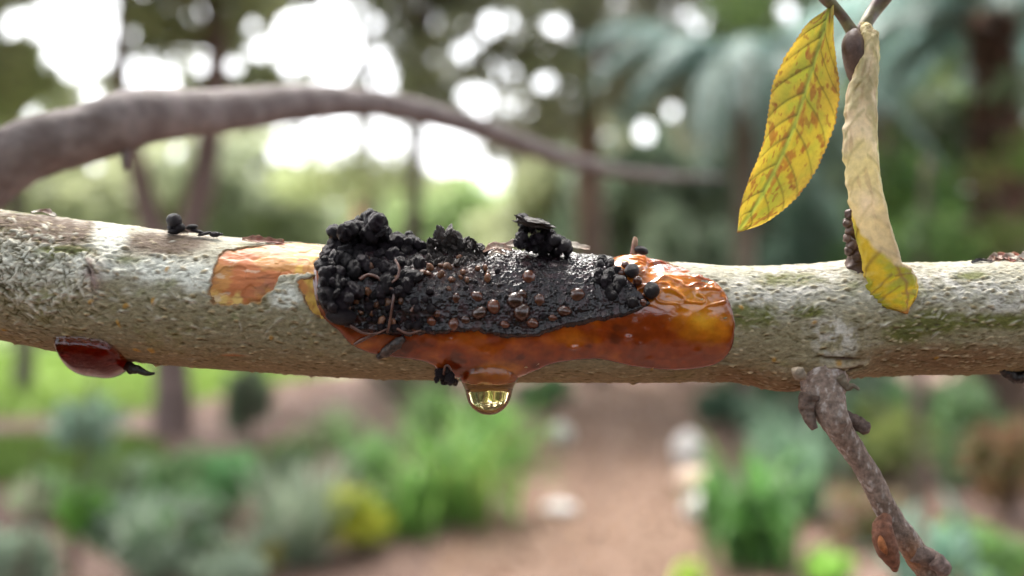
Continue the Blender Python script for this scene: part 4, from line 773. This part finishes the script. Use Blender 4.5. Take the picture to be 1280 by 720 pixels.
# ---- palm and shaggy tree fern
def frond(rg, base, dirv, L, droop, cols, leaf=.32, nleaf=34):
    u = np.linspace(0, 1, nleaf + 6); d = np.array((dirv[0], dirv[1], 0)); rach = base + d * (L * (u - .12 * u ** 2))[:, None] + np.array((0, 0, 1.0)) * (L * (dirv[2] * u - droop * u ** 2.2))[:, None]
    T = np.gradient(rach, axis=0); T /= np.linalg.norm(T, axis=1)[:, None]; side = np.cross(T, (0, 0, 1)); side /= np.linalg.norm(side, axis=1)[:, None]; Vs, Cs = [], []
    for i in range(5, len(u)):
        for s_ in (-1, 1):
            l = leaf * math.sin(min(1, u[i] * .9 + .15) * math.pi) ** .7 * rg.uniform(.8, 1.1); dd = side[i] * s_ * .8 + T[i] * .45 + np.array((0, 0, -.45)); p0 = rach[i]; p1 = p0 + dd * l; w_ = T[i] * .022
            Vs.append([p0 - w_ * .6, p0 + w_ * .6, (p0 + p1) / 2 + w_ + (0, 0, .02), p1, (p0 + p1) / 2 - w_ + (0, 0, .02)]); Cs.append(np.array(cols[rg.integers(len(cols))]) * rg.uniform(.7, 1.3))
    Vr, Fr = tube(rach[::3], np.linspace(.014, .004, len(rach[::3])), 20, 5); return np.array(Vs), np.array(Cs), Vr, Fr
def palm(name, label, base, top, r, nf, L, cols, tcol, seed, droop=(.5, 1.0), shag=0):
    t_ = thing(name, label, 'palm', base); rg = np.random.default_rng(seed); base = np.array(base); top = np.array(top)
    wood('trunk', [([base - (0, 0, .1), base * .6 + top * .4, top], [r * 1.15, r, r * .85])], t_, tcol, 16, seed)
    if shag:
        P = np.vstack([base + (top - base) * u_ + np.array((math.cos(a_), math.sin(a_), 0)) * r * 1.05 for u_, a_ in zip(rg.random(shag), rg.uniform(0, 6.3, shag))]); leaves('fibre', P, .2, [tcol, tuple(np.array(tcol) * 1.5), tuple(np.array(tcol) * .6)], t_, .4, .3, -.8, seed)
    for i in range(nf):
        a = i * 2.4 + rg.uniform(-.3, .3); Vs, Cs, Vr, Fr = frond(rg, top, (math.cos(a), math.sin(a), rg.uniform(.25, .9)), L * rg.uniform(.75, 1.1), rg.uniform(*droop), cols)
        k5 = np.arange(len(Vs))[:, None] * 5; tri = np.vstack([k5 + np.array(q_) for q_ in ((0, 1, 2), (0, 2, 4), (2, 3, 4))])
        ob('frond', mesh_np('frond', np.vstack([Vs.reshape(-1, 3), Vr]), np.vstack([tri, Fr + len(Vs) * 5]), np.clip(np.vstack([np.repeat(Cs, 5, 0), np.ones((len(Vr), 3)) * C(.14, .16, .08)]), .01, 1), smooth_sh=False, mat=M_fol), t_)
    return t_
BG = [(.22, .33, .30), (.30, .41, .38), (.15, .24, .21)]
b = G(930, 535); palm('drooping_palm', 'blue-green palm with drooping fronds beyond the white stones', b, AT(930, 90, b[1]), .11, 26, 2.0, BG, (.15, .12, .09), 3, (.7, 1.2))
b = G(1262, 600); palm('shaggy_palm', 'shaggy brown-trunked palm with blue-green fronds right of the sapling', b, AT(1240, 20, b[1]), .11, 24, 1.7, BG, (.20, .13, .10), 4, (.5, 1.1), 1500)
b = G(1275, 615); Y = b[1]
sapling('leafy vine climbing in front of the shaggy trunk', [b + (0, 0, -.02), AT(1265, 500, Y), AT(1262, 380, Y), AT(1250, 240, Y), AT(1262, 150, Y)], .012, [(1262, 300, 45, 90, [(.22, .3, .08), (.14, .22, .06)], .09), (1235, 215, 36, 60, [(.26, .33, .1), (.2, .14, .07)], .09), (1280, 190, 36, 60, [(.2, .32, .08)], .09), (1262, 400, 50, 90, [(.25, .2, .1), (.15, .24, .08)], .09), (1275, 110, 40, 60, [(.24, .34, .2)], .1)], None, 9)
shrub('tall dark evergreen shrub behind the curled leaf', 1150, 500, 230, 340, [(.05, .11, .03), (.08, .17, .04), (.16, .26, .06)], 4200, .14)
shrub('tall dark shrub beyond the blue-green palm', 1010, 480, 160, 260, [(.10, .17, .12), (.15, .22, .17)], 3000, .16)
shrub('tall dusky shrub behind the garden path', 850, 470, 150, 210, [(.16, .22, .14), (.22, .27, .19)], 2600, .18)

# ---- unseen evergreen bushes added behind the viewpoint to block light from the front
for i in range(6):
    bx = np.array((-3.6 + i * 1.45, -1.9 - .25 * (i % 2), 0)); t_ = thing('light_blocking_bush', 'tall dark evergreen bush added unseen behind the viewpoint to block front light', 'hedge', bx, 'added light-blocking hedge behind the viewpoint'); rg = np.random.default_rng(400 + i)
    wood('trunk', [([bx + (0, 0, -.1), bx + (.05, 0, 1.5), bx + (0, 0, 2.0)], [.09, .07, .02])], t_, (.12, .09, .07), 8, i)
    leaves('crown', np.vstack([blobpts(rg, bx + (0, 0, z_), (.95, .6, .75), 500) for z_ in (.5, 1.1, 1.65)]), .2, [(.05, .09, .03), (.07, .11, .04)], t_, .3, .55, seed=400 + i)

# ---- stones
M_stone = mat('pale_stone', color=(.5, .47, .45), color2=(.62, .6, .58), c2scale=6, rough=.8, var=.2, nscale=30, bump=.4, bscale=40, bdist=.01)
M_stone2 = mat('tan_stone', color=(.5, .36, .27), color2=(.58, .45, .36), c2scale=6, rough=.8, var=.2, nscale=30, bump=.4, bscale=40, bdist=.01)
for lab, px, by, w, h, m_ in (('tall white stone edging the path by the blue-green shrub', 860, 588, 42, 50, M_stone), ('white stone closest to the dark strap plant', 874, 652, 46, 36, M_stone), ('flat tan stone between the two white edging stones', 868, 612, 66, 26, M_stone2), ('lone pale stone at the far bend of the path', 702, 556, 36, 30, M_stone), ('low grey stone sunk in the path below the big strap clump', 700, 640, 46, 14, M_stone), ('pale pinkish stone at the foot of the shaggy palm', 1218, 470, 40, 60, M_stone)):
    b = G(px, by); k = b[1] / FPX; me = ico('stone', 3, .3, 1.0, px % 13, m_, (1, .8, 1)); o = ob('stone', me, None, (b[0], b[1], h * k * .42), (0, 0, px), (w * k * .5, w * k * .5, h * k * .55)); tag(o, lab, 'stone', 'stones along the path')
# litter on path and beds
rg = np.random.default_rng(9); q = np.column_stack([rg.uniform(-5, 5, 9000), rg.uniform(3.2, 13, 9000), np.full(9000, .016)])
o = leaves('leaf_litter', q, .05, [(.30, .17, .10), (.22, .12, .08), (.4, .27, .18), (.16, .09, .06)], None, .4, .5, 0, 9); o['kind'] = 'stuff'; o['label'] = 'scattered brown leaf litter on path and beds'; o['category'] = 'leaf litter'
